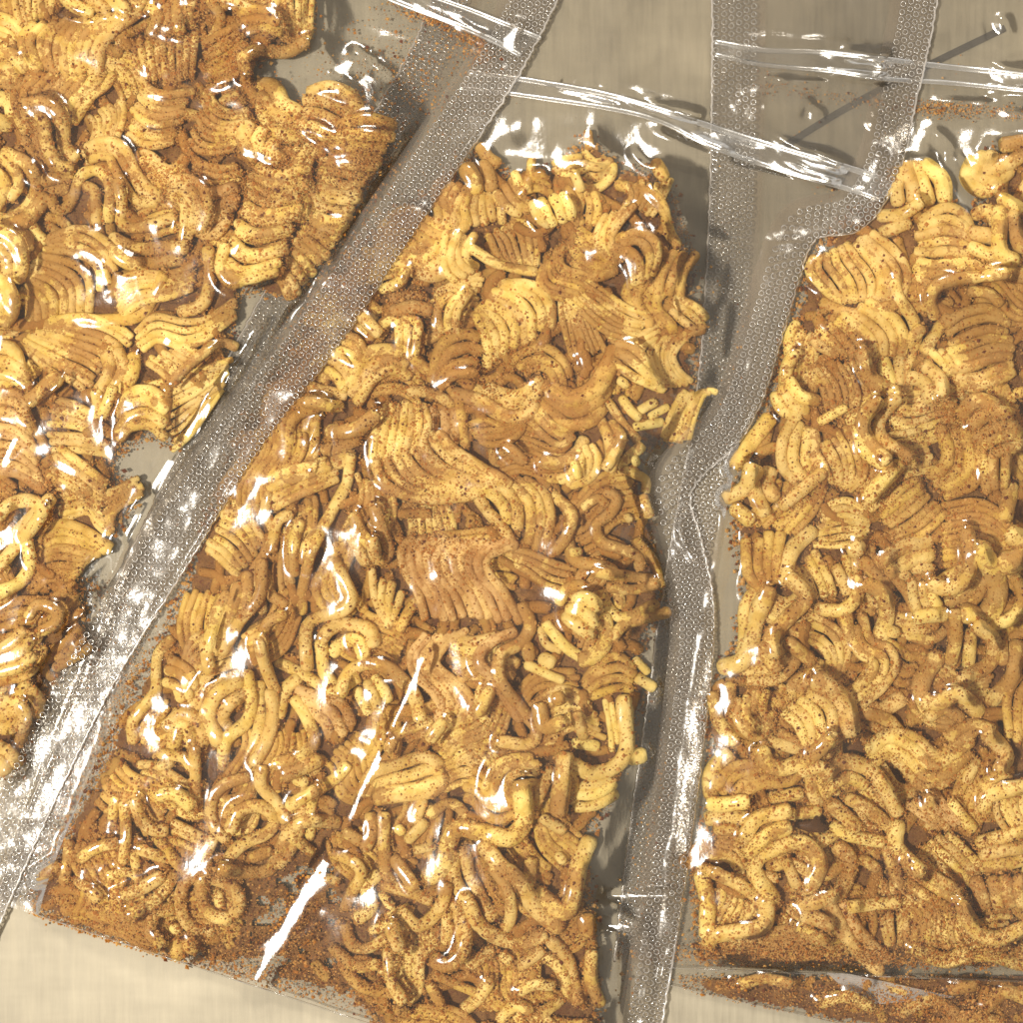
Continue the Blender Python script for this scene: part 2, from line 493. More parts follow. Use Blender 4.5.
def noodle_mat(name, c_lo, c_hi, powder):
    m, nt, out = newmat(name)
    tc = nd(nt, 'ShaderNodeNewGeometry'); co = tc.outputs['Position']
    oi = nd(nt, 'ShaderNodeObjectInfo')
    base = mixc(nt, ramp(nt, noise(nt, co, 260, 4), [(.36, (0,0,0)), (.64, (1,1,1))]), c_lo, c_hi)
    hs = nd(nt, 'ShaderNodeHueSaturation', Saturation=1.0)
    L(nt, math_(nt, 'MULTIPLY_ADD', oi.outputs['Random'], .24, .88), hs.inputs['Value'])
    L(nt, math_(nt, 'MULTIPLY_ADD', oi.outputs['Random'], .016, .492), hs.inputs['Hue'])
    L(nt, base, hs.inputs['Color'])
    col = hs.outputs['Color']
    # seasoning dust clinging in patches
    big = noise(nt, co, 75, 3)
    mid = noise(nt, co, 520, 5, .7)
    pat = math_(nt, 'MULTIPLY_ADD', big, 1.15, math_(nt, 'MULTIPLY', mid, .75))
    dust = ramp(nt, pat, [(.93 - powder, (0,0,0)), (1.08 - powder, (1,1,1))])
    col = mixc(nt, math_(nt, 'MULTIPLY', dust, .72), col, (.36, .155, .032))
    # fine grit
    v = nd(nt, 'ShaderNodeTexVoronoi', Scale=1500.0, Randomness=1.0); L(nt, co, v.inputs['Vector'])
    cell = nt.nodes.new('ShaderNodeSeparateColor'); L(nt, v.outputs['Color'], cell.inputs[0])
    dens = math_(nt, 'MULTIPLY_ADD', dust, .34, .05)
    on = math_(nt, 'MULTIPLY', math_(nt, 'LESS_THAN', cell.outputs[0], dens), math_(nt, 'LESS_THAN', v.outputs['Distance'], .36))
    grit = mixc(nt, cell.outputs[1], (.26, .085, .015), (.48, .22, .05))
    col = mixc(nt, math_(nt, 'MULTIPLY', on, .55), col, grit)
    p = nd(nt, 'ShaderNodeBsdfPrincipled', Roughness=.72, IOR=1.45)
    p.inputs['Specular IOR Level'].default_value = .2
    L(nt, col, p.inputs['Base Color'])
    h = math_(nt, 'ADD', math_(nt, 'MULTIPLY', noise(nt, co, 900, 5, .68), 1.0), math_(nt, 'ADD', math_(nt, 'MULTIPLY', on, .4), math_(nt, 'MULTIPLY', noise(nt, co, 330, 2), 1.1)))
    b = nd(nt, 'ShaderNodeBump', Strength=.75, Distance=.0005); L(nt, h, b.inputs['Height']); L(nt, b.outputs[0], p.inputs['Normal'])
    L(nt, p.outputs[0], out.inputs[0])
    return m
M = {}
M['n'] = noodle_mat('noodle', (.64, .425, .10), (.87, .665, .25), -.035)
M['p'] = noodle_mat('noodle_pale', (.72, .52, .14), (.88, .69, .26), -.08)
M['d'] = noodle_mat('noodle_browned', (.57, .35, .07), (.78, .54, .16), .05)
M['f'] = noodle_mat('noodle_deep_shaded', (.34, .18, .035), (.52, .31, .075), .12)  # noodle colour darkened to paint shade into the gaps of the pile
M['k'] = noodle_mat('noodle_dusted', (.60, .37, .12), (.80, .56, .23), .06)

def simple(name, col, rough=.6, bump=None, spec=.3):
    m, nt, out = newmat(name)
    p = nd(nt, 'ShaderNodeBsdfPrincipled', Roughness=rough); p.inputs['Specular IOR Level'].default_value = spec
    g = nd(nt, 'ShaderNodeNewGeometry')
    f = noise(nt, g.outputs['Position'], 500, 3)
    L(nt, mixc(nt, f, tuple(c*.7 for c in col), tuple(min(1, c*1.3) for c in col)), p.inputs['Base Color'])
    if bump:
        b = nd(nt, 'ShaderNodeBump', Strength=.8, Distance=bump); L(nt, noise(nt, g.outputs['Position'], 900, 4), b.inputs['Height']); L(nt, b.outputs[0], p.inputs['Normal'])
    L(nt, p.outputs[0], out.inputs[0]); return m
M['g_dark'] = simple('spice_dark', (.14, .038, .012), .55)
M['g_red'] = simple('spice_red_brown', (.42, .17, .032), .55)
M['g_tan'] = simple('spice_tan', (.56, .31, .09), .6)
M['leaf'] = simple('dried_leaf', (.10, .045, .018), .5, .0003)
M['seam'] = simple('dark_groove', (.09, .08, .07), .5)

def bed_mat():
    m, nt, out = newmat('seasoning_bed_shaded')
    g = nd(nt, 'ShaderNodeNewGeometry'); co = g.outputs['Position']
    c = mixc(nt, ramp(nt, noise(nt, co, 160, 5, .65), [(.35, (0,0,0)), (.65, (1,1,1))]), (.16, .06, .012), (.30, .14, .032))  # powder brown, darkened so the gaps between noodles read as shaded
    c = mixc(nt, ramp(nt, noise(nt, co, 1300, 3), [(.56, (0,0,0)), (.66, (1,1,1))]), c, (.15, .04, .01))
    p = nd(nt, 'ShaderNodeBsdfPrincipled', Roughness=.6); L(nt, c, p.inputs['Base Color'])
    b = nd(nt, 'ShaderNodeBump', Strength=1.0, Distance=.0008); L(nt, noise(nt, co, 900, 5, .7), b.inputs['Height']); L(nt, b.outputs[0], p.inputs['Normal'])
    L(nt, p.outputs[0], out.inputs[0]); return m
M['bed'] = bed_mat()

def film_mat(name, haze, rough, tint=(.955, .948, .935), gain=1.0, bump=.0002, hcol=(.74, .68, .58), bscale=260):
    m, nt, out = newmat(name)
    g = nd(nt, 'ShaderNodeNewGeometry'); co = g.outputs['Position']
    tr = nd(nt, 'ShaderNodeBsdfTransparent'); tr.inputs[0].default_value = (*tint, 1)
    gl = nd(nt, 'ShaderNodeBsdfGlossy', Roughness=rough); gl.inputs[0].default_value = (1, 1, 1, 1)
    df = nd(nt, 'ShaderNodeBsdfDiffuse'); df.inputs[0].default_value = (*hcol, 1)
    tl = nd(nt, 'ShaderNodeBsdfTranslucent'); tl.inputs[0].default_value = (*hcol, 1)
    ds = nd(nt, 'ShaderNodeMixShader'); ds.inputs[0].default_value = .4
    L(nt, df.outputs[0], ds.inputs[1]); L(nt, tl.outputs[0], ds.inputs[2])
    mp = nd(nt, 'ShaderNodeMapping'); mp.inputs['Rotation'].default_value = (0, 0, .9); mp.inputs['Scale'].default_value = (1, .35, 1)
    L(nt, co, mp.inputs[0])
    hn = math_(nt, 'ADD', noise(nt, mp.outputs[0], bscale, 3, .5), math_(nt, 'MULTIPLY', noise(nt, co, bscale * 3.2, 2), .22))
    b = nd(nt, 'ShaderNodeBump', Strength=1.0, Distance=bump); L(nt, hn, b.inputs['Height'])
    L(nt, b.outputs[0], gl.inputs['Normal'])
    fr = nd(nt, 'ShaderNodeFresnel', IOR=1.5); L(nt, b.outputs[0], fr.inputs['Normal'])
    f = math_(nt, 'MULTIPLY', fr.outputs[0], 1.0 * gain, clamp=True)
    hz = ramp(nt, noise(nt, mp.outputs[0], 90, 4, .6), [(.3, (haze * .5,) * 3), (.7, (haze * 1.5,) * 3)])
    m1 = nd(nt, 'ShaderNodeMixShader'); L(nt, hz, m1.inputs[0]); L(nt, tr.outputs[0], m1.inputs[1]); L(nt, ds.outputs[0], m1.inputs[2])
    m2 = nd(nt, 'ShaderNodeMixShader'); L(nt, f, m2.inputs[0]); L(nt, m1.outputs[0], m2.inputs[1]); L(nt, gl.outputs[0], m2.inputs[2])
    L(nt, m2.outputs[0], out.inputs[0])
    return m
M['film'] = film_mat('clear_film', .03, .12, bump=.00009)
M['film_back'] = film_mat('clear_film_back', .05, .12, bump=.00012)
M['seal'] = film_mat('welded_film', .12, .2, tint=(.86, .83, .79), gain=.75, bump=.00016, hcol=(.66, .58, .5), bscale=300)
M['ring'] = film_mat('embossed_ring', .34, .12, tint=(.9, .89, .88), gain=2.6, hcol=(.85, .8, .74))
M['edge'] = film_mat('cut_edge', .42, .2, tint=(.92, .9, .88), gain=2.0, hcol=(.85, .8, .75))
M['zip'] = film_mat('zip_plastic', .10, .24, tint=(.95, .94, .92), gain=5.0, bump=.00008, hcol=(.8, .76, .7))

M['band'] = film_mat('zip_band', .07, .18, tint=(.93, .92, .90), gain=2.5, bump=.0002, hcol=(.8, .76, .7))
def tray_mat():
    m, nt, out = newmat('tray_metal')
    g = nd(nt, 'ShaderNodeNewGeometry'); co = g.outputs['Position']
    mp = nd(nt, 'ShaderNodeMapping'); mp.inputs['Rotation'].default_value = (0, 0, .35); mp.inputs['Scale'].default_value = (14, 1.2, 1); L(nt, co, mp.inputs[0])
    mp2 = nd(nt, 'ShaderNodeMapping'); mp2.inputs['Scale'].default_value = (1, 6, 1); L(nt, co, mp2.inputs[0])
    st = noise(nt, mp.outputs[0], 45, 4, .6); cl = noise(nt, co, 28, 4, .6); st2 = noise(nt, mp2.outputs[0], 40, 3)
    f = math_(nt, 'ADD', math_(nt, 'MULTIPLY', st, .4), math_(nt, 'ADD', math_(nt, 'MULTIPLY', cl, .45), math_(nt, 'MULTIPLY', st2, .15)))
    c = mixc(nt, ramp(nt, f, [(.35, (0,0,0)), (.65, (1,1,1))]), (.27, .235, .172), (.46, .405, .30))
    p = nd(nt, 'ShaderNodeBsdfPrincipled', Metallic=.25); L(nt, c, p.inputs['Base Color'])
    L(nt, math_(nt, 'MULTIPLY_ADD', st, .25, .48), p.inputs['Roughness'])
    b = nd(nt, 'ShaderNodeBump', Strength=.5, Distance=.00006); L(nt, st, b.inputs['Height']); L(nt, b.outputs[0], p.inputs['Normal'])
    L(nt, p.outputs[0], out.inputs[0]); return m
M['tray'] = tray_mat()

# ---------------------------------------------------------------- mesh helpers
class MB:
    def __init__(s): s.v = []; s.f = []; s.m = []; s.n = 0
    def add(s, v, f, mi=0):
        v = np.asarray(v, float).reshape(-1, 3); f = np.asarray(f, int)
        s.v.append(v); s.f.append(f + s.n); s.m.append(np.full(len(f), mi)); s.n += len(v)
    def build(s, name, mats, parent=None, origin=None, smooth=True):
        V = np.concatenate(s.v)
        if origin is not None and parent is None: V = V - np.asarray(origin)
        faces = []
        for f in s.f: faces += f.tolist()
        me = bpy.data.meshes.new(name); me.from_pydata(V.tolist(), [], faces)
        for m in mats: me.materials.append(m)
        mi = np.concatenate(s.m)
        me.polygons.foreach_set('material_index', mi.astype(np.int32))
        me.polygons.foreach_set('use_smooth', np.full(len(me.polygons), smooth))
        me.update()
        o = bpy.data.objects.new(name, me); COL.objects.link(o)
        if origin is not None and parent is None: o.location = origin
        if parent is not None:
            o.parent = parent; o.location = tuple(-Vector(parent.location))
        return o
def empty(name, loc):
    o = bpy.data.objects.new(name, None); COL.objects.link(o); o.location = loc
    o.empty_display_size = .005; return o
def tag(o, label=None, cat=None, group=None, kind=None):
    if label: o['label'] = label
    if cat: o['category'] = cat
    if group: o['group'] = group
    if kind: o['kind'] = kind
    return o

def crom(P, step=4.0):
    P = np.asarray(P, float)
    if len(P) == 2: P = np.array([P[0], P[0] * .5 + P[1] * .5, P[1]])
    Q = np.vstack([2 * P[0] - P[1], P, 2 * P[-1] - P[-2]])
    out = []
    for i in range(1, len(Q) - 2):
        a, b, c, d = Q[i - 1], Q[i], Q[i + 1], Q[i + 2]
        n = max(2, int(np.linalg.norm(c - b) / 2)); t = np.linspace(0, 1, n, endpoint=False)[:, None]
        out.append(.5 * (2 * b + (c - a) * t + (2 * a - 5 * b + 4 * c - d) * t**2 + (3 * b - a - 3 * c + d) * t**3))
    out.append(Q[-2][None]); C = np.vstack(out)
    return resample(C, step=step)
def resample(C, step=None, n=None):
    C = np.asarray(C, float)
    d = np.r_[0, np.cumsum(np.linalg.norm(np.diff(C, axis=0), axis=1))]
    if n is None: n = max(5, int(round(d[-1] / step)) + 1)
    t = np.linspace(0, d[-1], n)
    return np.stack([np.interp(t, d, C[:, k]) for k in range(C.shape[1])], 1)

def tube(mb, pts, r, seg=10, flat=.9, cap=True, mi=0):
    """pts: (n,3) in metres, r: (n,) metres"""
    pts = np.asarray(pts); n = len(pts); r = np.broadcast_to(r, (n,)).copy()
    T = np.gradient(pts, axis=0); T /= np.linalg.norm(T, axis=1)[:, None] + 1e-12
    up = np.array([0, 0, 1.0]); side = np.cross(T, up); side /= np.linalg.norm(side, axis=1)[:, None] + 1e-9
    nn = np.cross(side, T)
    if cap:   # rounded, slightly ragged ends
        e0 = pts[0] - T[0] * r[0] * .42; e1 = pts[-1] + T[-1] * r[-1] * .42
        pts = np.vstack([e0, pts, e1]); side = np.vstack([side[:1], side, side[-1:]]); nn = np.vstack([nn[:1], nn, nn[-1:]])
        r = np.r_[r[0] * .66, r, r[-1] * .66]; r[1] *= .97; r[-2] *= .97; n += 2
    a = np.linspace(0, 2 * np.pi, seg, endpoint=False)
    V = pts[:, None] + r[:, None, None] * (np.cos(a)[None, :, None] * side[:, None] + flat * np.sin(a)[None, :, None] * nn[:, None])
    V = V.reshape(-1, 3)
    i = np.arange(n - 1)[:, None] * seg; j = np.arange(seg)[None]; k = (j + 1) % seg
    F = np.stack([i + j, i + k, i + seg + k, i + seg + j], -1).reshape(-1, 4)
    base = mb.n
    mb.add(V, F, mi)
    mb.f.append(np.array([list(range(base, base + seg))[::-1], list(range(base + (n - 1) * seg, base + n * seg))])); mb.m.append(np.full(2, mi))

# ---------------------------------------------------------------- height maps
G = 2.0; X0 = -100.0; N = 620
class HM:
    def __init__(s, z): s.h = np.full((N, N), float(z)); s.z = z
    def get(s, x, y):
        u = np.clip((np.asarray(x) - X0) / G, 0, N - 1.01); v = np.clip((np.asarray(y) - X0) / G, 0, N - 1.01)
        i = u.astype(int); j = v.astype(int); a = u - i; b = v - j; h = s.h
        return (h[j, i] * (1 - a) + h[j, i + 1] * a) * (1 - b) + (h[j + 1, i] * (1 - a) + h[j + 1, i + 1] * a) * b
    def stamp(s, x, y, z, r):
        R = int(r / G) + 1
        ci = int(round((x - X0) / G)); cj = int(round((y - X0) / G))
        if ci < R or cj < R or ci >= N - R or cj >= N - R: return
        ys, xs = np.mgrid[cj - R:cj + R + 1, ci - R:ci + R + 1]
        d2 = (xs * G + X0 - x)**2 + (ys * G + X0 - y)**2
        hh = np.where(d2 < r * r, z + .9 * np.sqrt(np.maximum(r * r - d2, 0)), -1)
        sub = s.h[cj - R:cj + R + 1, ci - R:ci + R + 1]
        np.maximum(sub, hh, out=sub)
def maxf(A, k):
    B = A.copy()
    for d in range(1, k + 1):
        B = np.maximum(B, np.roll(A, d, 0)); B = np.maximum(B, np.roll(A, -d, 0))
    C = B.copy()
    for d in range(1, k + 1):
        C = np.maximum(C, np.roll(B, d, 1)); C = np.maximum(C, np.roll(B, -d, 1))
    return C
def blur(A, k, it=2):
    for _ in range(it):
        for ax in (0, 1):
            P = np.pad(A, [(k, k) if a == ax else (0, 0) for a in (0, 1)], mode='edge')
            c = np.cumsum(np.insert(P, 0, 0, axis=ax), axis=ax)
            if ax == 0: A = (c[2*k+1:] - c[:-2*k-1]) / (2*k+1)
            else: A = (c[:, 2*k+1:] - c[:, :-2*k-1]) / (2*k+1)
    return A
def vnoise(x, y, sc, seed):
    r = np.random.default_rng(seed); T = r.random((64, 64))
    u = np.asarray(x) / sc; v = np.asarray(y) / sc
    i = np.floor(u).astype(int); j = np.floor(v).astype(int); a = u - i; b = v - j
    a = a * a * (3 - 2 * a); b = b * b * (3 - 2 * b)
    g = lambda p, q: T[q % 64, p % 64]
    return (g(i, j) * (1 - a) + g(i + 1, j) * a) * (1 - b) + (g(i, j + 1) * (1 - a) + g(i + 1, j + 1) * a) * b
def inpoly(x, y, P):
    x = np.asarray(x); y = np.asarray(y); c = np.zeros(x.shape, bool); n = len(P)
    for k in range(n):
        x1, y1 = P[k]; x2, y2 = P[(k + 1) % n]
        t = ((y1 > y) != (y2 > y)) & (x < (x2 - x1) * (y - y1) / (y2 - y1 + 1e-9) + x1); c ^= t
    return c
GY, GX = np.mgrid[0:N, 0:N] * G + X0

BASE = {'F': 2.0, 'R': 4.0, 'C': 5.0, 'L': 8.0}
POLY = {
 'L': [(-60,-60),(315,-60),(312,40),(250,62),(250,82),(300,112),(312,92),(350,92),(392,128),(345,225),(292,298),(240,288),(228,345),(178,450),(150,435),(122,448),(108,470),(138,490),(112,535),(78,560),(82,640),(58,668),(26,735),(20,775),(-60,780)],
 'C': [(478,152),(520,178),(550,165),(590,135),(612,165),(662,170),(693,258),(704,325),(684,438),(640,450),(650,515),(664,610),(636,660),(648,690),(626,755),(612,798),(586,840),(594,940),(602,1080),(420,1080),(372,1014),(335,965),(338,885),(316,850),(286,862),(248,892),(236,950),(190,962),(110,938),(24,908),(62,835),(156,650),(178,600),(235,440),(335,262)],
 'R': [(900,165),(940,170),(965,250),(990,150),(1090,130),(1090,966),(702,962),(690,870),(715,780),(705,700),(730,655),(745,600),(732,500),(768,400),(812,255)],
 'F': [(682,975),(1090,975),(1090,1070),(900,1030),(760,1004),(684,988)]}
MASK = {k: inpoly(GX, GY, P) for k, P in POLY.items()}
HN = {k: HM(BASE[k]) for k in BASE}

def place(bag, strands, r, arch=0.0, capz=42.0, win=4):
    """rest a set of same-length strands on what lies below; returns heights"""
    H = HN[bag]; n = min(len(s) for s in strands)
    Z = []
    for s in strands:
        h = H.get(s[:, 0], s[:, 1])
        k = np.ones(2 * win + 1) / (2 * win + 1)
        hp = np.pad(h, win, mode='edge'); sm = np.convolve(hp, k, 'valid')
        Z.append(.45 * sm + .55 * np.convolve(np.pad(np.maximum(sm, h), win, mode='edge'), k, 'valid') + .62 * r)
    m = np.mean([z.mean() for z in Z])
    out = []
    for z in Z:
        z = .28 * z + .72 * m if len(Z) > 2 else z
        t = np.linspace(0, 1, len(z))
        z = z + arch * np.sin(np.pi * t) - .25 * arch
        z = np.where(z > capz, capz + (z - capz) * .25, z)
        out.append(np.maximum(z, BASE[bag] + r * .9))
    return out
def stampall(bag, s, z, r):
    for (x, y), zz in zip(s, z): HN[bag].stamp(x, y, zz, r)

def wob(n, amp, sm=5):
    a = rng.normal(0, 1, n + 2 * sm); a = np.convolve(a, np.ones(sm) / sm, 'same')[sm:sm + n]; return a * amp * 2

def add_strand(mb, s, z, r):
    n = len(s)
    rr = r * (1 + np.clip(wob(n, .045), -.12, .12))
    s = s + np.stack([wob(n, .3), wob(n, .3)], 1)
    P = W(s[:, 0], s[:, 1], z)
    tube(mb, P, rr * S * (1 - np.mean(z) / D))

# filler: small broken pieces deep in each bag
BAGN = {'L': 'left', 'C': 'middle', 'R': 'right', 'F': 'hidden bottom'}
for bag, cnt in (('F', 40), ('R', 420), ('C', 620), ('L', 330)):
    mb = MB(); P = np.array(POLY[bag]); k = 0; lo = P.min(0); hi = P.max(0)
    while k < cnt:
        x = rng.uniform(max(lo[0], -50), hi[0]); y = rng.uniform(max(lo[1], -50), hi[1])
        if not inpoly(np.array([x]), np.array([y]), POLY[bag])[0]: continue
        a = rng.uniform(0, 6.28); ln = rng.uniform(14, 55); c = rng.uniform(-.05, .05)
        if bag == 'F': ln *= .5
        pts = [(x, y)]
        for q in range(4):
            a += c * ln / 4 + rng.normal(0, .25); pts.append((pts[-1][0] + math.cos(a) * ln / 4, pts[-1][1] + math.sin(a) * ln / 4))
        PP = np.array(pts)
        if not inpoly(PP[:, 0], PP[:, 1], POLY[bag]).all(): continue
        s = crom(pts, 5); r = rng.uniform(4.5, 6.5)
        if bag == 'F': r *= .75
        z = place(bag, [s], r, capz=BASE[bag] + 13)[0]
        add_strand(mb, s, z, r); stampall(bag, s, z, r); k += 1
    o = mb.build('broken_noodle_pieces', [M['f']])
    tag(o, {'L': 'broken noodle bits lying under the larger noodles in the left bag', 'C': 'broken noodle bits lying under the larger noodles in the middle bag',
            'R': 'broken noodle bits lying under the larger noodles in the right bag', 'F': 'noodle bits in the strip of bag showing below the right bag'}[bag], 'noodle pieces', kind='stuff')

# traced noodles
items = []
for ln in DATA.strip().splitlines():
    head, A, B = ln.split('|'); h = head.split()
    f = dict(bag=h[0], lev=int(h[1]), n=int(h[2]), r=None, m='n')
    for t in h[3:]:
        if t[0] == 'r': f['r'] = float(t[1:])
        else: f['m'] = t
    pp = lambda s: np.array([[float(q) for q in w.split(',')] for w in s.split()])
    f['A'] = pp(A); f['B'] = pp(B) if B.strip() else None
    items.append(f)
# coverage of the traced pieces, then more noodles wherever the pile is thin
cov = {k: HM(0) for k in BASE}
for f in items:
    A = crom(f['A'], 4); n = f['n']; B = A if n == 1 else crom(f['B'], 4); m = max(len(A), len(B)); A = resample(A, n=m); B = resample(B, n=m)
    for k in range(n):
        t = k / max(1, n - 1)
        for x, y in (A * (1 - t) + B * t)[::2]: cov[f['bag']].stamp(x, y, 1, 8)
for bag, nb, ns in (('L', 30, 6), ('C', 56, 12), ('R', 50, 8)):
    P = np.array(POLY[bag]); lo = np.maximum(P.min(0), -30); hi = np.minimum(P.max(0), 1050)
    for q in range(nb + ns):
        best = None
        for tr in range(160):
            x, y = rng.uniform(lo, hi); a = rng.uniform(0, 6.28); n = int(rng.integers(4, 9)) if q < nb else 1; ln = rng.uniform(46, 84) if n > 1 else rng.uniform(70, 120)
            am = rng.uniform(.6, 1.4); u = np.linspace(0, 1, 7); cs = rng.uniform(-.5, .5)
            px = (u - .5) * ln; py = am * 8 * np.sin(u * rng.uniform(3, 6) * max(1, ln / 60) + rng.uniform(0, 6)); w = n * rng.uniform(6.6, 8.6)
            X = x + px * math.cos(a) - py * math.sin(a); Y = y + px * math.sin(a) + py * math.cos(a)
            ox, oy = -math.sin(a + cs) * w, math.cos(a + cs) * w
            A = np.stack([X, Y], 1); B = A + np.array([ox, oy]) if n > 1 else None
            al = A if n == 1 else np.vstack([A, B, (A + B) / 2])
            if not inpoly(al[:, 0], al[:, 1], POLY[bag]).all(): continue
            sc = (cov[bag].get(al[:, 0], al[:, 1]) < .5).mean()
            if best is None or sc > best[0]: best = (sc, A, B, n)
            if sc > .97: break
        sc, A, B, n = best
        items.append(dict(bag=bag, lev=-1, n=n, r=float(rng.uniform(6.5, 7.5)) if n == 1 else None, m=['n', 'd'][int(rng.random() < .5)], A=A, B=B))
        for k in range(n):
            t = k / max(1, n - 1); C_ = A if n == 1 else A * (1 - t) + B * t
            for xx, yy in resample(C_, step=5): cov[bag].stamp(xx, yy, 1, 8)
items.sort(key=lambda f: f['lev'])
made = []
for f in items:
    A = crom(f['A'], 4.0)
    n = f['n']
    if n >= 5: n = int(round(n * 1.38)); f['n'] = n
    if n == 1:
        st = [A]; r = f['r'] * (.86 if f['r'] <= 8.5 else .93)
    else:
        Lm = (np.linalg.norm(np.diff(A, axis=0), axis=1).sum()); Bq = crom(f['B'], 4.0)
        m = max(len(A), len(Bq)); A = resample(A, n=m); B = resample(Bq, n=m)
        sp = np.median(np.linalg.norm(A - B, axis=1)) / (n - 1)
        r = f['r'] or float(np.clip(sp * .575, 3.4, 8.0))
        st = []
        for k in range(n):
            t = k / (n - 1); t += rng.normal(0, .10) / (n - 1) * (0 < k < n - 1)
            s = A * (1 - t) + B * t
            # ragged ends and a small individual sway
            c0 = int(rng.integers(0, 2)); c1 = int(rng.integers(0, 2))
            if len(s) > 8: s = s[c0:len(s) - c1]
            tan = np.gradient(s, axis=0); tan /= np.linalg.norm(tan, axis=1)[:, None] + 1e-9
            nrm = np.stack([-tan[:, 1], tan[:, 0]], 1)
            ph = rng.uniform(0, 6.28); s = s + nrm * (np.sin(np.linspace(0, 5, len(s)) + ph) * r * .12)[:, None]
            st.append(s)
    zs = place(f['bag'], st, r, arch=(3.4 if n >= 3 else 1.2), capz=27 + 5 * f['lev'])
    if n > 1: zs = [z + rng.normal(0, .10) * r for z in zs]
    allp = np.vstack(st); c = allp.mean(0); zc = BASE[f['bag']]
    org = W(c[0], c[1], zc)
    if n == 1:
        mb = MB(); add_strand(mb, st[0], zs[0], r)
        o = mb.build('noodle_strand', [M[f['m']]], origin=org)
    else:
        o = empty('noodle_bundle', org)
        for s, z in zip(st, zs):
            mb = MB(); add_strand(mb, s, z, r * rng.uniform(.88, 1.08)); mb.build('strand', [M[f['m']]], parent=o)
    for s, z in zip(st, zs): stampall(f['bag'], s, z, r)
    f['obj'] = o; f['c'] = c; f['len'] = np.linalg.norm(np.diff(st[0], axis=0), axis=1).sum(); f['st'] = st; f['rr'] = r
    made.append(f)

# ---- labels
NUMW = {2: 'two', 3: 'three', 4: 'four', 5: 'five', 6: 'six', 7: 'seven', 8: 'eight', 9: 'nine', 10: 'ten', 11: 'eleven', 12: 'twelve'}
def describe(f):
    s = f['st'][0]; d = s[-1] - s[0]; ch = np.linalg.norm(d); Ln = f['len']
    tv = np.diff(s, axis=0); an = np.unwrap(np.arctan2(tv[:, 1], tv[:, 0]))
    tot = abs(an[-1] - an[0]); var = np.abs(np.diff(an)).sum()
    if Ln < 34 and f['n'] == 1: shape = 'stubby'
    elif ch / Ln > .965: shape = 'straight'
    elif tot > 3.6: shape = 'coiled'
    elif var > tot + 1.0: shape = 'wavy'
    elif tot > 2.0: shape = 'U-shaped'
    else: shape = 'curved'
    cl = {'n': '', 'p': 'pale ', 'd': 'browned ', 'k': 'dust-covered '}[f['m']]
    sz = ''
    if f['n'] == 1:
        if f['rr'] > 8.6: sz = 'thick '
        elif f['rr'] < 6: sz = 'thin '
        if Ln > 95: sz += 'long '
        what = sz + cl + shape + ' noodle strand'
    else:
        ext = np.linalg.norm(f['st'][0].mean(0) - f['st'][-1].mean(0)) * Ln
        if ext > 4200: sz = 'large '
        elif ext < 900: sz = 'small '
        what = sz + cl + shape + ' bundle of ' + (NUMW[f['n']] if f['n'] < 8 else 'many') + ' noodles'
    x, y = f['c']; b = f['bag']
    rows = {'L': (-30, 760), 'C': (150, 1020), 'R': (150, 960), 'F': (960, 1040)}[b]
    v = (y - rows[0]) / (rows[1] - rows[0])
    P = POLY[b]; xs = np.arange(-60, 1090, 4.0); ins = xs[inpoly(xs, np.full(xs.shape, np.clip(y, rows[0] + 15, rows[1] - 15)), P)]
    u = (x - max(ins.min(), 0)) / max(1, min(ins.max(), 1023) - max(ins.min(), 0)) if len(ins) else .5
    rn = ['top', 'upper', 'mid-height', 'lower', 'bottom'][int(np.clip(v * 5, 0, 4))]
    cn = ['left', 'centre', 'right'][int(np.clip(u * 3, 0, 2))]
    if b == 'F': return what, 'in the strip of bag below the right bag'
    return what, 'at ' + rn + ' ' + cn + ' of the ' + {'L': 'left', 'C': 'middle', 'R': 'right'}[b] + ' bag'
from collections import defaultdict
dd = defaultdict(list)
for f in made: dd[describe(f)].append(f)
ORD = ['first', 'second', 'third', 'fourth', 'fifth', 'sixth', 'seventh', 'eighth']
for (a, b), fs in dd.items():
    P = np.array([f['c'] for f in fs])
    if len(fs) == 1: fs[0]['label'] = a + ' ' + b; continue
    ax = 0 if np.ptp(P[:, 0]) >= np.ptp(P[:, 1]) else 1
    fs.sort(key=lambda f: f['c'][ax])
    w0, w1 = (('leftmost', 'rightmost'), ('uppermost', 'lowest'))[ax]
    for i, f in enumerate(fs):
        w = w0 if i == 0 else (w1 if i == len(fs) - 1 else ORD[i] + (' from left' if ax == 0 else ' from top'))
        f['label'] = w + ' ' + a + ' ' + b
for f in made:
    tag(f['obj'], f['label'], 'noodle bundle' if f['n'] > 1 else 'noodle strand',
        {'L': 'noodles in the left bag', 'C': 'noodles in the middle bag', 'R': 'noodles in the right bag', 'F': 'noodles below the right bag'}[f['bag']])

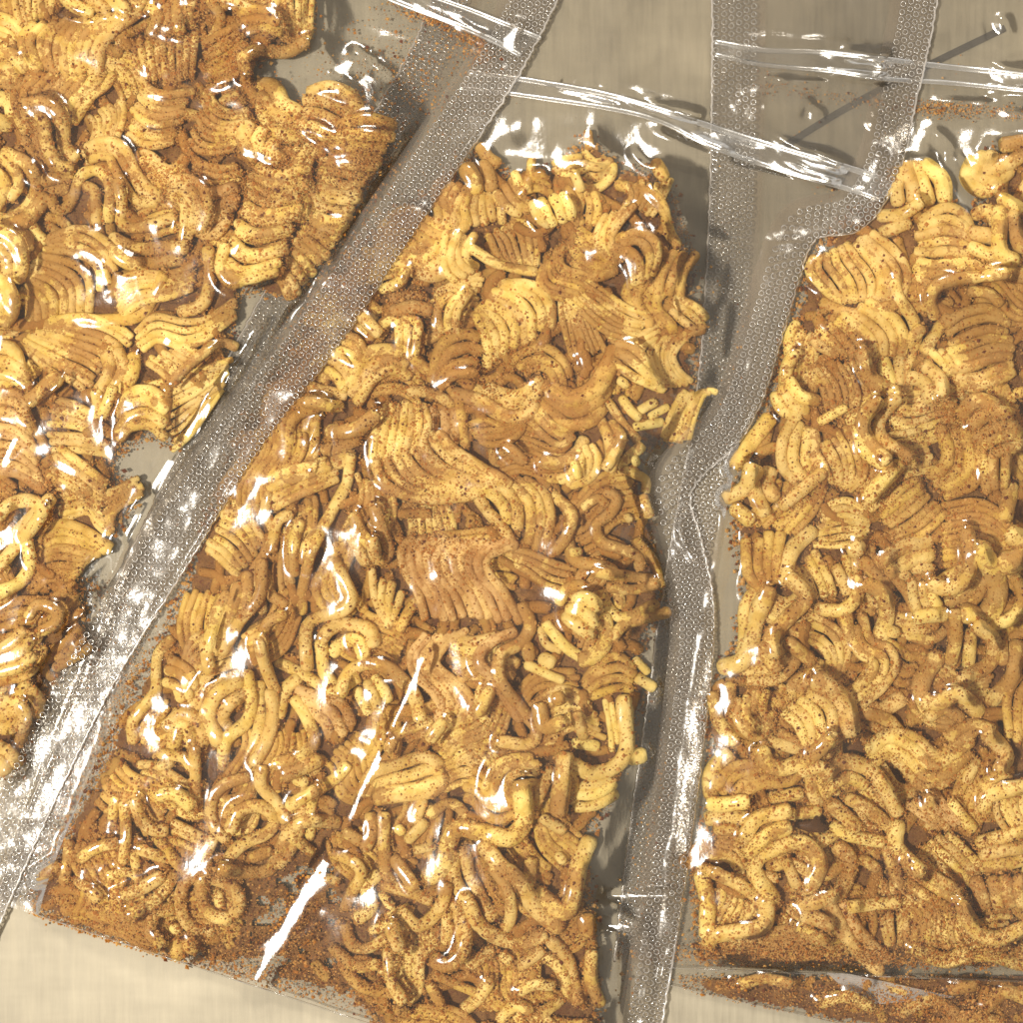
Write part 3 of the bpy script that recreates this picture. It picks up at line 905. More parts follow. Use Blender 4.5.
# dried leaf flake in the right bag
mb = MB(); lf = np.array([(787,823),(800,822),(812,820),(817,814),(821,822),(831,829),(822,833),(808,832),(797,828)], float)
zt = HN['R'].get(lf[:, 0], lf[:, 1]).mean() + 1.5 + vnoise(lf[:, 0], lf[:, 1], 6, 3) * 3
top = W(lf[:, 0], lf[:, 1], zt + 1.2); bot = W(lf[:, 0], lf[:, 1], zt); n = len(lf)
cen = W(808, 826, zt.mean() + 3.5); mb.add(np.vstack([top, bot, cen[None]]), [[i, (i + 1) % n, n + (i + 1) % n, n + i] for i in range(n)])
mb.f.append(np.array([[(i + 1) % n, i, 2 * n] for i in range(n)])); mb.m.append(np.zeros(n, int)); mb.f.append(np.array([list(range(n, 2 * n))])); mb.m.append(np.zeros(1, int))
tag(mb.build('dried_leaf', [M['leaf']], origin=W(808, 826, zt.mean())), 'dark brown dried leaf flake resting on noodles near the bottom of the right bag', 'leaf flake')

# ---- seasoning: a lumpy bed under the noodles and loose grains on them
def bed(bag, step=4):
    m = MASK[bag].astype(float)
    if bag == 'C': m = np.maximum(m, .86 * inpoly(GX, GY, [(190,958),(250,885),(320,845),(345,885),(372,1014),(300,990)]))
    e = blur(m, 4, 2)
    idx = {}; V = []; F = []
    I = np.arange(0, N, 1)
    h = BASE[bag] + .4 + e * (.6 + 2.4 * vnoise(GX, GY, 14, 11) + 3.2 * vnoise(GX, GY, 5, 12))
    thr = .62 + .38 * vnoise(GX, GY, 10, 5) if bag != 'F' else .5 + .3 * vnoise(GX, GY, 9, 5)
    ok = e > thr
    if bag == 'L': ok &= ~((GX > 150) & (GY > 600))
    def vi(j, i):
        if (j, i) not in idx: idx[(j, i)] = len(V); V.append((GX[j, i], GY[j, i], h[j, i]))
        return idx[(j, i)]
    for j in I[:-1]:
        for i in I[:-1]:
            if ok[j, i] and -60 < GX[j, i] < 1084 and -60 < GY[j, i] < 1084: F.append([vi(j, i), vi(j + 1, i), vi(j + 1, i + 1), vi(j, i + 1)])
    V = np.array(V); mb = MB(); mb.add(W(V[:, 0], V[:, 1], V[:, 2]), F)
    return mb
OCT = np.array([(1,0,0),(-1,0,0),(0,1,0),(0,-1,0),(0,0,1),(0,0,-1)], float)
OF = np.array([(0,2,4),(2,1,4),(1,3,4),(3,0,4),(2,0,5),(1,2,5),(3,1,5),(0,3,5)])
def grains(mb, x, y, z, r, mi0=0):
    n = len(x); P = W(x, y, z); sh = rng.uniform(.55, 1.25, (n, 6, 1)); a = rng.uniform(0, 6.28, n)
    c, s = np.cos(a), np.sin(a)
    V = OCT[None] * sh; Vx = V[..., 0] * c[:, None] - V[..., 1] * s[:, None]; Vy = V[..., 0] * s[:, None] + V[..., 1] * c[:, None]
    V = np.stack([Vx, Vy, V[..., 2] * .7], -1) * (r * S)[:, None, None] + P[:, None]
    F = OF[None] + np.arange(n)[:, None, None] * 6
    mi = rng.choice([0, 1, 1, 1, 1, 2, 2, 2, 2], n) + mi0
    base = mb.n; mb.v.append(V.reshape(-1, 3)); mb.f.append(F.reshape(-1, 3) + base); mb.m.append(np.repeat(mi, 8)); mb.n += n * 6
BLOBS = [(225,55,60,1.3),(320,140,45,1.5),(165,60,40,1.0),(150,165,40,.8),(245,190,55,.9),(430,505,60,1.3),(505,365,35,1.3),(410,300,28,1.2),(395,390,35,1.0),
 (570,250,28,1.3),(830,365,45,1.4),(955,430,45,1.4),(905,480,35,1.2),(825,490,30,1.2),(60,905,70,2.0),(500,1005,110,1.6),(380,965,70,1.5),(200,930,60,1.1),
 (160,850,80,1.0),(440,545,30,1.1),(770,705,20,1.5),(1005,420,30,1.2),(900,560,50,.8),(850,760,60,.7),(860,930,170,1.2),(450,700,80,.4),(120,590,40,.6),(660,870,25,.8),(950,850,60,.6),(60,300,80,-.4),(550,680,60,-.5),(590,430,50,-.3)]
def dens(x, y):
    d = .30 + .55 * (vnoise(x, y, 38, 21) - .35) + .35 * (vnoise(x, y, 14, 22) - .4)
    for cx, cy, r, a in BLOBS: d = d + a * np.exp(-((x - cx)**2 + (y - cy)**2) / (r * r))
    return np.clip(d, .02, 2.0)
for bag, cnt in (('F', 5000), ('R', 52000), ('C', 68000), ('L', 42000)):
    mb = bed(bag)
    P = np.array(POLY[bag]); lo = np.maximum(P.min(0), -45); hi = np.minimum(P.max(0), 1080)
    K = cnt * 9; x = rng.uniform(lo[0], hi[0], K); y = rng.uniform(lo[1], hi[1], K)
    H = HN[bag].h; loc = np.maximum(maxf(H, 4) - H, 0); HL = HM(0); HL.h = loc
    e = HM(0); e.h = blur(MASK[bag].astype(float), 3, 2)
    w = dens(x, y) * (.45 + np.clip(HL.get(x, y) / 12, 0, 1.1)) * (e.get(x, y) > .25)
    keep = rng.uniform(0, 2.2, K) < w; x, y = x[keep][:cnt], y[keep][:cnt]
    z = HN[bag].get(x, y); r = np.clip(rng.lognormal(-.28, .45, len(x)), .35, 2.4)
    m2 = MB(); m2.v = mb.v; m2.f = mb.f; m2.m = mb.m; m2.n = mb.n
    grains(m2, x, y, z + r * .2, r, 1)
    K = {'F': 1200, 'R': 5200, 'C': 6500, 'L': 3200}[bag]; x = rng.uniform(lo[0], hi[0], K * 3); y = rng.uniform(lo[1], hi[1], K * 3)
    e2 = HM(0); e2.h = blur(MASK[bag].astype(float), 5, 2); low = (HN[bag].get(x, y) < BASE[bag] + 9) & ((bag != 'F') | (e2.get(x, y) > .6))
    k = (e2.get(x, y) > .12 + .25 * rng.random(K * 3)) & low; x, y = x[k][:K], y[k][:K]
    grains(m2, x, y, HN[bag].get(x, y) * .3 + BASE[bag] * .7 + .8, rng.uniform(1.2, 3.2, len(x)), 1)
    o = m2.build('seasoning_powder', [M['bed'], M['g_dark'], M['g_red'], M['g_tan']], smooth=False)
    tag(o, {'L': 'orange-brown spice powder sprinkled over the noodles in the left bag', 'C': 'orange-brown spice powder sprinkled over the noodles in the middle bag',
            'R': 'orange-brown spice powder sprinkled over the noodles in the right bag', 'F': 'spice powder in the strip of bag below the right bag'}[bag], 'seasoning', kind='stuff')

# ---------------------------------------------------------------- bags
CUR = {
 'L': dict(l=[(-82,-70),(-82,1010)], r=[(588,-70),(557,0),(530,55),(500,105),(460,165),(400,255),(335,350),(260,450),(190,560),(120,672),(72,765),(32,850),(2,918),(-30,990)]),
 'C': dict(l=[(452,-70),(415,40),(345,160),(260,300),(180,450),(110,600),(52,750),(12,850),(-4,903)], r=[(946,-70),(937,0),(926,60),(914,110),(905,155),(886,200),(858,231),(815,240),(799,280),(781,340),(762,400),(738,443),(700,478),(690,500),(700,535),(710,580),(714,630),(708,700),(696,800),(685,880),(673,960),(662,1023),(648,1108)]),
 'R': dict(l=[(712,-70),(712,100),(708,240),(696,400),(668,560),(648,700),(630,830),(614,962)], r=[(1096,-70),(1096,985)]),
 'F': dict(l=[(664,760),(668,985)], r=[(1096,760),(1096,1082)])}
NV = {'L': 300, 'C': 320, 'R': 280, 'F': 70}; NU = {'L': 170, 'C': 190, 'R': 130, 'F': 110}
def edges(b):
    nv = NV[b]; l = resample(crom(CUR[b]['l'], 4), n=nv); r = resample(crom(CUR[b]['r'], 3), n=nv)
    if b == 'F':
        pass
    return l, r
def inset(a, b, w0, w1, p=1.0):
    """curve moved from a towards b by w0..w1 units"""
    d = b - a; d /= np.linalg.norm(d, axis=1)[:, None]; t = np.linspace(0, 1, len(a))[:, None]**p
    tan = np.gradient(a, axis=0); tan /= np.linalg.norm(tan, axis=1)[:, None]; nr = np.stack([-tan[:, 1], tan[:, 0]], 1)
    nr *= np.sign((nr * d).sum(1))[:, None]
    k = np.ones(21) / 21; nr = np.stack([np.convolve(np.pad(nr[:, c], 10, mode='edge'), k, 'valid') for c in (0, 1)], 1)
    nr /= np.linalg.norm(nr, axis=1)[:, None]
    return a + nr * (w0 + (w1 - w0) * t)
def inner(b):
    l, r = edges(b); li, ri = l, r
    if b in 'RC': li = inset(l, r, 54 if b == 'R' else 46, 44)
    if b in 'CL': ri = inset(r, l, 46, 44) if b == 'C' else inset(r, l, 52, 66)
    return l, r, li, ri
RIDGES = {
 'C': [((628,148),(640,162),(658,172),2.6,5), ((600,82),(700,116),(780,142),(850,162),3.4,7), ((640,128),(720,160),(800,182),(840,190),3.6,7), ((336,846),(352,790),(385,730),(425,650),(440,625),4,18), ((585,893),(640,897),(684,892),4,4), ((604,905),(612,960),(622,1060),4,7), ((596,900),(640,940),(640,985),3,8),
       ((603,445),(628,500),(650,555),(672,600),2.6,3), ((655,525),(672,500),(700,470),2.2,4), ((690,505),(680,530),(700,570),2.2,4), ((560,140),(600,150),(650,185),(690,235),2.5,9), ((700,240),(760,244),(812,238),3.5,6),
       ((655,215),(668,240),(690,250),2.5,5), ((725,300),(722,350),(735,420),2,8), ((306,450),(322,415),(340,400),2.5,4), ((205,652),(222,610),(240,575),2.0,4), ((180,700),(205,672),(222,655),2.2,3.5), ((310,475),(323,440),2.2,3), ((640,905),(648,960),(640,1060),2.2,5),
       ((640,660),(655,690),(660,760),(640,840),2.2,8)],
 'L': [((348,46),(366,60),(388,78),3,5), ((352,78),(372,50),(380,38),2.5,4), ((262,302),(225,375),(180,450),(140,510),(100,590),(72,670),(40,730),6,11), ((285,300),(250,372),(205,440),(165,500),(120,580),(95,650),(60,720),3.5,5), ((310,50),(330,75),(345,92),2.4,3), ((265,210),(240,240),(225,270),2.5,5), ((180,200+235),(195,410),(210,392),2.2,3),
       ((130,352),(150,342),(172,330),2.5,4), ((22,420),(55,385),(75,360),2.5,6), ((355,30),(430,50),(500,60),1.8,8), ((60,500+90),(85,570),(110,540),2,5), ((320,10),(400,60),(480,80),2,14), ((40,700),(20,740),(-20,820),3,8)],
 'R': [((744,108),(775,102),(812,110),5,15), ((780,20),(860,10),(960,25),2.5,14), ((735,38),(800,42),(880,48),(925,56),3.2,7), ((760,80),(820,84),(885,93),3,6), ((925,60),(980,68),(1060,78),4,8), ((925,84),(980,92),(1060,98),3.4,7), ((930,100),(980,110),(1060,118),3,12), ((845,185),(862,168),(890,140),2.5,6), ((930,125),(960,190),(985,215),3,6), ((995,140),(985,155),3,5),
       ((715,955),(740,950),(770,958),2,5), ((850,975),(880,985),(930,996),3.5,5), ((730,470),(738,520),(735,600),3,8), ((950,150),(970,170),(1000,140),2.5,6)],
 'F': [((840,1012),(900,1006),(960,1010),2,5)]}
def ridge(b, x, y):
    z = np.zeros_like(x)
    for R in RIDGES[b]:
        pts = crom(R[:-2], 4); h, w = R[-2:]
        # distance to polyline, tapering to the ends
        best = np.full(x.shape, 1e9); tt = np.zeros(x.shape)
        near = (x > pts[:,0].min() - 4*w) & (x < pts[:,0].max() + 4*w) & (y > pts[:,1].min() - 4*w) & (y < pts[:,1].max() + 4*w)
        if not near.any(): continue
        xs, ys = x[near], y[near]
        a = pts[:-1]; d = pts[1:] - a; L2 = (d**2).sum(1)
        t = np.clip(((xs[:, None] - a[:, 0]) * d[:, 0] + (ys[:, None] - a[:, 1]) * d[:, 1]) / L2, 0, 1)
        dist = (xs[:, None] - a[:, 0] - t * d[:, 0])**2 + (ys[:, None] - a[:, 1] - t * d[:, 1])**2
        k = dist.argmin(1); u = (k + t[np.arange(len(k)), k]) / len(a)
        z[near] += h * np.exp(-dist.min(1) / (w * w)) * np.clip(np.minimum(u, 1 - u) * 6, 0, 1)**.7
    return z
FH = {}
prev = None
for b in ('F', 'R', 'C', 'L'):
    H = HN[b].h
    big = blur(maxf(H, 9), 11, 2)
    sm = np.maximum(big * .92 + BASE[b] * .08, H + 1.6)
    l, r = edges(b)
    poly = list(map(tuple, l)) + list(map(tuple, r[::-1]))
    inside = inpoly(GX, GY, poly)
    _, _, li, ri = inner(b)                    # pinched flat at the seals
    e = blur(inpoly(GX, GY, list(map(tuple, li)) + list(map(tuple, ri[::-1]))).astype(float), 5, 2)
    sm = BASE[b] + 1.5 + (sm - BASE[b] - 1.5) * np.clip((e - .3) * 1.6, 0, 1)
    sm = np.maximum(sm, H + 1.6)
    if b == 'C': sm = sm + 12 * np.exp(-((GX - 285)**2 + ((GY - 930) * .75)**2) / 40**2)
    cn1 = vnoise(GX * .9 + GY * .5, GY * .45 - GX * .25, 42, 61) * .7 + vnoise(GX * .9 + GY * .5, GY * .45 - GX * .25, 19, 62) * .3
    cn2 = vnoise(GX + GY * .2, GY - GX * .3, 75, 63) * .7 + vnoise(GX, GY, 30, 64) * .3
    sm = sm + 1.2 * (1 - np.abs(2 * cn1 - 1))**5 + 1.7 * (1 - np.abs(2 * cn2 - 1))**9
    sm = sm + 1.2 * (vnoise(GX + GY * .6, GY, 26, 31) - .5) + 2.2 * (vnoise(GX, GY + GX * .5, 55, 32) - .5)
    sm = blur(sm, 1, 2); sm = np.maximum(sm, maxf(H, 1) + 2.4)
    if prev is not None:
        pr = blur(np.where(prevmask, prev, 0), 2, 1)
        sm = np.maximum(sm, np.where(inside, pr + 2.6, 0))
    sm = np.maximum(blur(sm, 1, 1), maxf(H, 1) + 2.0)
    m = HM(0); m.h = sm; FH[b] = m; m.floor = HM(0); m.floor.h = maxf(H, 1) + 1.2
    prev = np.maximum(np.where(inside, sm, 0), prev if prev is not None else 0); prevmask = prev > 0

def grid(mb, Pu, mi=0):
    nv, nu = Pu.shape[:2]
    i = np.arange(nv - 1)[:, None] * nu; j = np.arange(nu - 1)[None]
    mb.add(Pu.reshape(-1, 3), np.stack([i + j, i + j + nu, i + j + nu + 1, i + j + 1], -1).reshape(-1, 4), mi)
def strip(b, inner, outer, nu):
    t = np.linspace(0, 1, nu)[None, :, None]
    return inner[:, None] * (1 - t) + outer[:, None] * t
def bottomfix(b, XY):
    """bow of the bottom edges"""
    return XY
PLATES = {   # film folds shaped to mirror the key lamp as streaks of glare: x0, y0, x1, y1, half width
 'C': [(249,990,334,847,7.5),(345,826,384,742,4),(388,736,428,648,4.5),(318,474,325,440,1.8),(222,612,232,592,1.6),(205,640,214,622,1.4),(186,690,204,662,1.8),(300,444,305,436,2),(600,896,678,896,4),(598,925,640,928,5),
       (560,84,700,118,2.6),(700,120,846,168,4),(664,126,730,152,2.2),(735,156,838,184,3.4),(668,300,676,318,1.5),(735,262,742,260,1.5),(660,985,668,940,2.5),(640,640,648,655,1.6),(862,190,880,150,5)],
 'L': [(238,352,214,392,3.5),(212,396,180,446,4.5),(176,452,146,498,4.5),(142,505,120,545,3),(118,590,110,606,3.5),(88,620,80,640,2),(164,346,176,334,2.6),(196,412,214,384,1.6),(45,580,50,575,2),(120,745,62,842,3.5),(225,262,244,238,2.5),
       (28,416,64,378,2.2),(408,4,486,38,3.5),(500,60,520,20,5),(260,320,232,366,2),(60,660,75,650,2),(0,470,20,430,4),(205,420,190,445,2)],
 'R': [(766,90,774,97,11),(766,50,890,58,4),(930,70,1060,80,6),(768,66,886,80,3),(930,90,1060,98,3),(932,150,945,138,6),(905,228,915,230,1.5),(800,112,820,118,5),(858,130,880,120,5),(715,952,742,950,2),(845,975,905,986,2.5),(960,205,975,216,2),(985,30,1010,24,6),(728,120,744,90,4)],
 'F': []}
KEY = np.array(LIGHTS[0][1])
def plates(b, x, y, z):
    for (x0, y0, x1, y1, hw) in PLATES[b]:
        d = np.array([x1 - x0, y1 - y0], float); Ln = np.hypot(*d); d /= Ln
        u = (x - x0) * d[0] + (y - y0) * d[1]; v = -(x - x0) * d[1] + (y - y0) * d[0]
        hwv = hw * (.75 + .5 * vnoise(u + 40, 0 * u + hw, 16, 81))
        wgt = np.exp(-(v / (hwv * 1.9))**4) * np.clip((u + 4) / 12, 0, 1) * np.clip((Ln + 4 - u) / 12, 0, 1)
        if wgt.max() < .01: continue
        t = np.linspace(0, Ln, 41); P = W(x0 + d[0] * t, y0 + d[1] * t, 20.)
        a = KEY - P; a /= np.linalg.norm(a, axis=1)[:, None]; c = np.array([0, 0, D * S]) - P; c /= np.linalg.norm(c, axis=1)[:, None]
        h = a + c; gx, gy = -h[:, 0] / h[:, 2], h[:, 1] / h[:, 2]      # slope that mirrors the key lamp into the camera
        g_al = gx * d[0] + gy * d[1]; g_ac = -gx * d[1] + gy * d[0]
        hh = np.cumsum(g_al) * (t[1] - t[0]); hh -= hh.mean()
        q0 = FH[b].get(x0 + d[0] * t, y0 + d[1] * t).mean() + 1.5
        pl = q0 + np.interp(u, t, hh) + np.interp(u, t, g_ac) * v
        z = z * (1 - wgt) + pl * wgt
    return z
def film_z(b, XY):
    x, y = XY[..., 0], XY[..., 1]; z = FH[b].get(x, y) + ridge(b, x, y)
    z = plates(b, x, y, z)
    return np.maximum(z, FH[b].floor.get(x, y))

def seal_mesh(b, inner, outer, out_is_cut=True, r_ring=2.6, sp=8.0):
    mb = MB(); XY = strip(b, inner, outer, 18)
    z = film_z(b, XY) + .7 + .9 * (vnoise(XY[..., 0], XY[..., 1], 9, 41) - .5) + 1.6 * (vnoise(XY[..., 0] * .8, XY[..., 1], 17, 42) - .5); grid(mb, W(XY[..., 0], XY[..., 1], z), 0)
    # embossed rings in staggered rows
    lenv = np.r_[0, np.cumsum(np.linalg.norm(np.diff(outer, axis=0), axis=1))]
    Wd = np.linalg.norm(outer - inner, axis=1).mean(); rows = int((Wd - 7) / (sp * .866)); V = []; F = []
    a = np.linspace(0, 2 * np.pi, 10, endpoint=False); tb = np.array([(0, .9), (.7, 0), (0, -.3), (-.7, 0)])
    centres = []
    for q in range(rows):
        t = (4 + q * sp * .866) / Wd
        ctr = outer * (1 - t) + inner * t; n = int(lenv[-1] / sp)
        d = (np.arange(n) + .5 * (q % 2)) * sp
        cx = np.interp(d, lenv, ctr[:, 0]); cy = np.interp(d, lenv, ctr[:, 1]); centres.append(np.stack([cx, cy], 1))
    C = np.vstack(centres); C += rng.normal(0, .18, C.shape)
    ok = (C[:, 0] > -60) & (C[:, 0] < 1085) & (C[:, 1] > -60) & (C[:, 1] < 1085); C = C[ok]
    zc = film_z(b, C) + .9 + 1.6 * (vnoise(C[:, 0] * .8, C[:, 1], 17, 42) - .5) + .9 * (vnoise(C[:, 0], C[:, 1], 9, 41) - .5)
    rad = r_ring + tb[:, 0]; crush = np.clip(1.9 * vnoise(C[:, 0], C[:, 1], 34, 71) + .35 * rng.random(len(C)) - .25, .12, 1.25)
    X = C[:, None, None, 0] + rad[None, None, :] * np.cos(a)[None, :, None]; Y = C[:, None, None, 1] + rad[None, None, :] * np.sin(a)[None, :, None]
    Z = zc[:, None, None] - .35 * (1 - crush[:, None, None]) + tb[None, None, :, 1] * crush[:, None, None] + 0 * X
    V = W(X, Y, Z).reshape(-1, 3)
    i = np.arange(10)[:, None]; j = np.arange(4)[None]
    f = np.stack([i * 4 + j, ((i + 1) % 10) * 4 + j, ((i + 1) % 10) * 4 + (j + 1) % 4, i * 4 + (j + 1) % 4], -1).reshape(-1, 4)
    mb.add(V, (f[None] + np.arange(len(C))[:, None, None] * 40).reshape(-1, 4), 1)
    # rough cut edge
    E = resample(outer, step=3); ez = film_z(b, E) + .9
    E = E + rng.normal(0, .5, E.shape)
    tube(mb, W(E[:, 0], E[:, 1], ez), (1.15 + .35 * rng.random(len(E))) * S, seg=6, cap=False, mi=2)
    return mb
INFO = {'L': 'clear zip bag of noodles lying uppermost at the left with a wide dotted seal', 'C': 'clear zip bag of noodles in the middle, slanted dotted seals on both sides',
        'R': 'clear zip bag of noodles at the right, tucked under the middle bag', 'F': 'clear bag mostly hidden below the right bag, only its bottom strip showing'}
ZIPS = {'C': [[(470,72),(538,82),(624,99),(750,139),(846,167),(905,186)], [(460,88),(526,96),(643,116),(715,148),(790,173),(845,188),(880,200)]],
        'R': [[(716,42),(764,50),(820,52),(890,60),(960,68),(1090,82)], [(716,55),(764,65),(830,71),(887,79),(960,84),(1090,98)]],
        'L': [[(300,-30),(350,-18),(403,4),(450,22),(492,40),(520,55)], [(300,-45),(360,-32),(420,-8),(470,10),(540,38)]]}
for b in ('F', 'R', 'C', 'L'):
    l, r = edges(b); c = (l.mean(0) + r.mean(0)) / 2
    root = empty('plastic_bag', W(c[0], c[1], BASE[b])); tag(root, INFO[b], 'plastic bag', 'clear bags of noodles')
    li, ri = l, r
    if b in 'RC': li = inset(l, r, 54 if b == 'R' else 46, 44)
    if b in 'CL': ri = inset(r, l, 46, 44) if b == 'C' else inset(r, l, 52, 66)
    XY = strip(b, li, ri, NU[b]); mb = MB(); grid(mb, W(XY[..., 0], XY[..., 1], film_z(b, XY)))
    if b in 'RCF':   # folded bottom edge, a thin raised lip
        bot = XY[-1]; bot = resample(bot, step=4); tube(mb, W(bot[:, 0], bot[:, 1], film_z(b, bot) + .6), .9 * S, seg=6, cap=False)
    mb.build('front_film', [M['film']], root)
    XB = strip(b, l, r, 40)[::4]; zb = np.full(XB.shape[:2], BASE[b] - .8) + .6 * vnoise(XB[..., 0], XB[..., 1], 40, 51)
    if b == 'C': zb = np.where((XB[..., 0] > 600), np.minimum(FH['R'].get(XB[..., 0], XB[..., 1]) + 1.2, FH['C'].get(XB[..., 0], XB[..., 1]) - .6), zb)
    if b == 'L': zb = np.where(inpoly(XB[..., 0], XB[..., 1], [tuple(p) for p in edges('C')[0]] + [tuple(p) for p in edges('C')[1][::-1]]), FH['C'].get(XB[..., 0], XB[..., 1]) + 1.0, zb)
    mb = MB(); grid(mb, W(XB[..., 0], XB[..., 1], zb)); mb.build('back_film', [M['film_back']], root)
    mats = [M['seal'], M['ring'], M['edge']]
    if b in 'RC': seal_mesh(b, li, l).build('side_seal', mats, root)
    if b in 'CL': seal_mesh(b, ri, r).build('side_seal', mats, root)
    if b in ZIPS:
        zc = empty('zip_closure', (0, 0, 0)); zc.parent = root; zc.location = (0, 0, 0)
        for q, zl in enumerate(ZIPS[b]):
            P = crom(zl, 4); z = film_z(b, P) + 1.6; z = np.convolve(np.pad(z, 6, mode='edge'), np.ones(13) / 13, 'valid')
            mb = MB(); tube(mb, W(P[:, 0], P[:, 1], z), (2.9, 2.5)[q] * S * (1 + wob(len(P), .05)), seg=18, flat=.42)
            o = mb.build('zip_track', [M['zip']], zc); o.location = tuple(-Vector(root.location))
        P0, P1 = resample(crom(ZIPS[b][0], 4), n=150), resample(crom(ZIPS[b][1], 4), n=150); XYs = strip(b, P0, P1, 8)
        mb = MB(); grid(mb, W(XYs[..., 0], XYs[..., 1], film_z(b, XYs) + 1.8)); o = mb.build('zip_band', [M['band']], zc); o.location = tuple(-Vector(root.location))
    if b == 'R':     # turned-up corner at the bottom edge
        tri = np.array([(826,972),(858,1002),(880,1004),(955,997),(905,986),(850,974)], float)
        mb = MB(); z = np.array([12, 15, 15, 10, 13, 14.]); mb.add(np.vstack([W(tri[:, 0], tri[:, 1], z), W(tri[:, 0], tri[:, 1], z - .8)]), [[0, 1, 2, 3, 4, 5]])
        n = 6; mb.f.append(np.array([[i, (i + 1) % n, n + (i + 1) % n, n + i] for i in range(n)])); mb.m.append(np.zeros(n, int)); mb.f.append(np.array([[11, 10, 9, 8, 7, 6]])); mb.m.append(np.zeros(1, int))
        tag(mb.build('folded_corner', [M['edge']], root, smooth=False), 'turned-up whitish film corner')

# loose powder clinging to the inside of empty film areas
def smudge(bag, spots, name_label):
    mb = MB()
    for (x, y, sx, sy, ang, n) in spots:
        a = math.radians(ang); u = rng.normal(0, sx, n); v = rng.normal(0, sy, n)
        X = x + u * math.cos(a) - v * math.sin(a); Y = y + u * math.sin(a) + v * math.cos(a)
        r = np.clip(rng.lognormal(-.45, .5, n), .35, 2.3)
        l_, r_ = edges(bag); ok = inpoly(X, Y, [tuple(p) for p in l_] + [tuple(p) for p in r_[::-1]]); X, Y, r = X[ok], Y[ok], r[ok]
        if not len(X): continue
        grains(mb, X, Y, np.maximum(FH[bag].get(X, Y) - 1.2, BASE[bag] + .4), r)
    tag(mb.build('clinging_powder', [M['g_dark'], M['g_red'], M['g_tan']], smooth=False), name_label, 'seasoning', kind='stuff')
smudge('L', [(430,18,20,4,18,500),(472,38,12,5,25,400),(480,55,8,7,40,240),(440,85,30,14,-45,110),(400,110,34,18,-50,170),(375,165,26,26,0,600),(345,250,18,45,30,800),(300,330,12,40,30,300),(330,60,50,25,0,50),(395,60,50,30,0,50),(400,75,55,40,-30,1500),
             (125,600,8,3,-60,30),(150,570,5,2,0,12),(110,640,14,4,-58,50),(90,675,18,4,-58,60),(60,745,22,5,-58,60),(178,525,3,3,0,10),(90,592,9,8,0,180)], 'brown spice specks clinging inside the clear film of the left bag')
smudge('C', [(575,115,40,5,20,10),(720,330,8,50,0,60),(735,380,5,40,10,40),(700,420,20,40,0,30),(650,800,12,40,5,110),(645,870,10,30,5,110),(625,960,7,35,5,120),(668,800,7,30,8,50),(690,330,20,60,0,40),(640,720,15,40,0,60),
             (120,700,22,5,-58,160),(140,665,18,4,-58,100),(95,745,22,6,-58,180),(60,810,26,7,-58,220),(40,850,18,8,-58,140),(826,180,8,10,0,60),(280,985,70,6,17,240),(120,940,60,6,17,200),(400,1020,60,8,17,200),(250,940,50,20,17,170),(285,930,26,44,25,2600),(225,965,30,14,17,900),(330,985,30,20,17,900),(110,690,34,6,-58,400),(75,770,30,8,-58,400)], 'brown spice specks clinging inside the clear film of the middle bag')
smudge('F', [(890,1002,90,10,4,2600),(720,984,22,3,8,300),(960,1010,60,12,0,900)], 'brown spice specks inside the strip of bag below the right bag')
smudge('R', [(800,90,12,5,0,60),(860,100,45,4,8,200),(935,108,22,5,5,450),(1000,112,35,4,4,350),(770,75,8,6,0,30),(730,300,6,60,0,30),(680,900,10,40,0,160),(940,70,20,10,0,15),(870,125,60,20,0,30),(770,88,7,5,0,40),(870,958,130,6,1,3200),(760,955,50,6,0,900),(990,945,40,14,0,900)], 'brown spice specks clinging inside the clear film of the right bag')

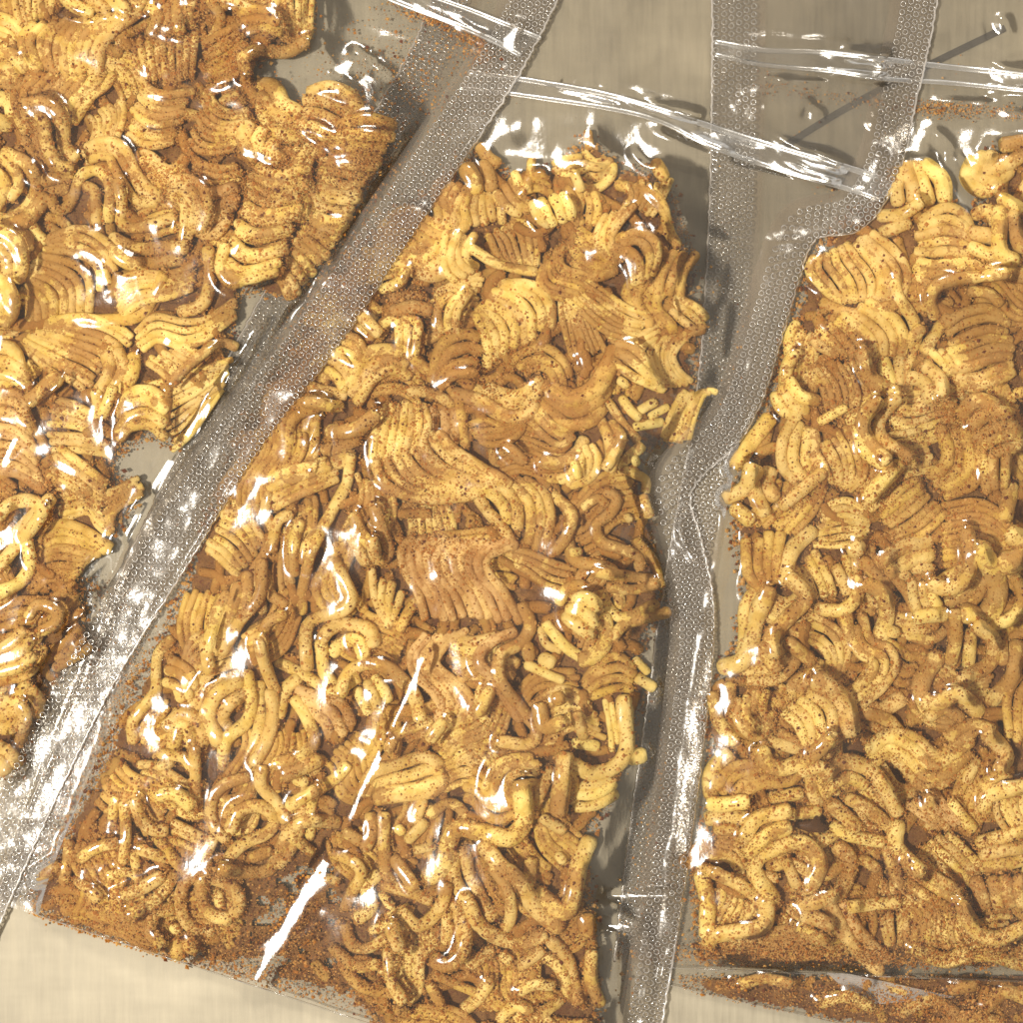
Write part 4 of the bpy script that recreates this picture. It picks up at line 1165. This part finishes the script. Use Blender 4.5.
# ---------------------------------------------------------------- the surface
mb = MB(); T = 2600; gx = np.linspace(-T, T + 1023, 60)
XX, YY = np.meshgrid(gx, gx); k = 1.0
V = np.stack([(XX - 511.5) * S, (511.5 - YY) * S, -.0002 + 0 * XX], -1); grid(mb, V[:, :])
o = mb.build('tray_surface', [M['tray']]); tag(o, 'cream brushed metal tray surface under the bags', kind='structure')
def bar(pts, w, z0, z1, name, label):
    mb = MB(); P = crom(pts, 6); tan = np.gradient(P, axis=0); tan /= np.linalg.norm(tan, axis=1)[:, None]; nr = np.stack([-tan[:, 1], tan[:, 0]], 1)
    a, b = P + nr * w / 2, P - nr * w / 2
    prof = [W(a[:, 0], a[:, 1], z0), W(a[:, 0], a[:, 1], z1), W(b[:, 0], b[:, 1], z1), W(b[:, 0], b[:, 1], z0)]
    grid(mb, np.stack(prof, 1)); o = mb.build(name, [M['seam']], smooth=False); tag(o, label, kind='structure')
bar([(778,150),(850,106),(935,62),(1005,28)], 7, -.6, 1.0, 'surface_seam', 'dark seam crossing the tray surface under the right bag')

# ---------------------------------------------------------------- light, camera
w = bpy.data.worlds.new('World'); SC.world = w; w.use_nodes = True
bg = w.node_tree.nodes['Background']; bg.inputs[0].default_value = (1, .93, .83, 1); bg.inputs[1].default_value = WORLD
def area(name, loc, tgt, size, power, col):
    l = bpy.data.lights.new(name, 'AREA'); l.shape = 'DISK'; l.size = size; l.energy = power; l.color = col
    o = bpy.data.objects.new(name, l); COL.objects.link(o); o.location = loc
    o.rotation_euler = (Vector(tgt) - Vector(loc)).to_track_quat('-Z', 'Y').to_euler(); return o
for a in LIGHTS: area(*a)
cam = bpy.data.cameras.new('Camera'); co = bpy.data.objects.new('Camera', cam); COL.objects.link(co)
co.location = (0, 0, D * S); cam.sensor_width = 36; cam.lens = 36 * D / 1023; cam.clip_start = .01; cam.clip_end = 20
SC.camera = co
SC.view_settings.view_transform = 'Standard'; SC.view_settings.look = 'None'; SC.view_settings.gamma = 1; SC.view_settings.exposure = 0
SC.render.engine = 'CYCLES'
SC.cycles.transparent_max_bounces = 24; SC.cycles.max_bounces = 8
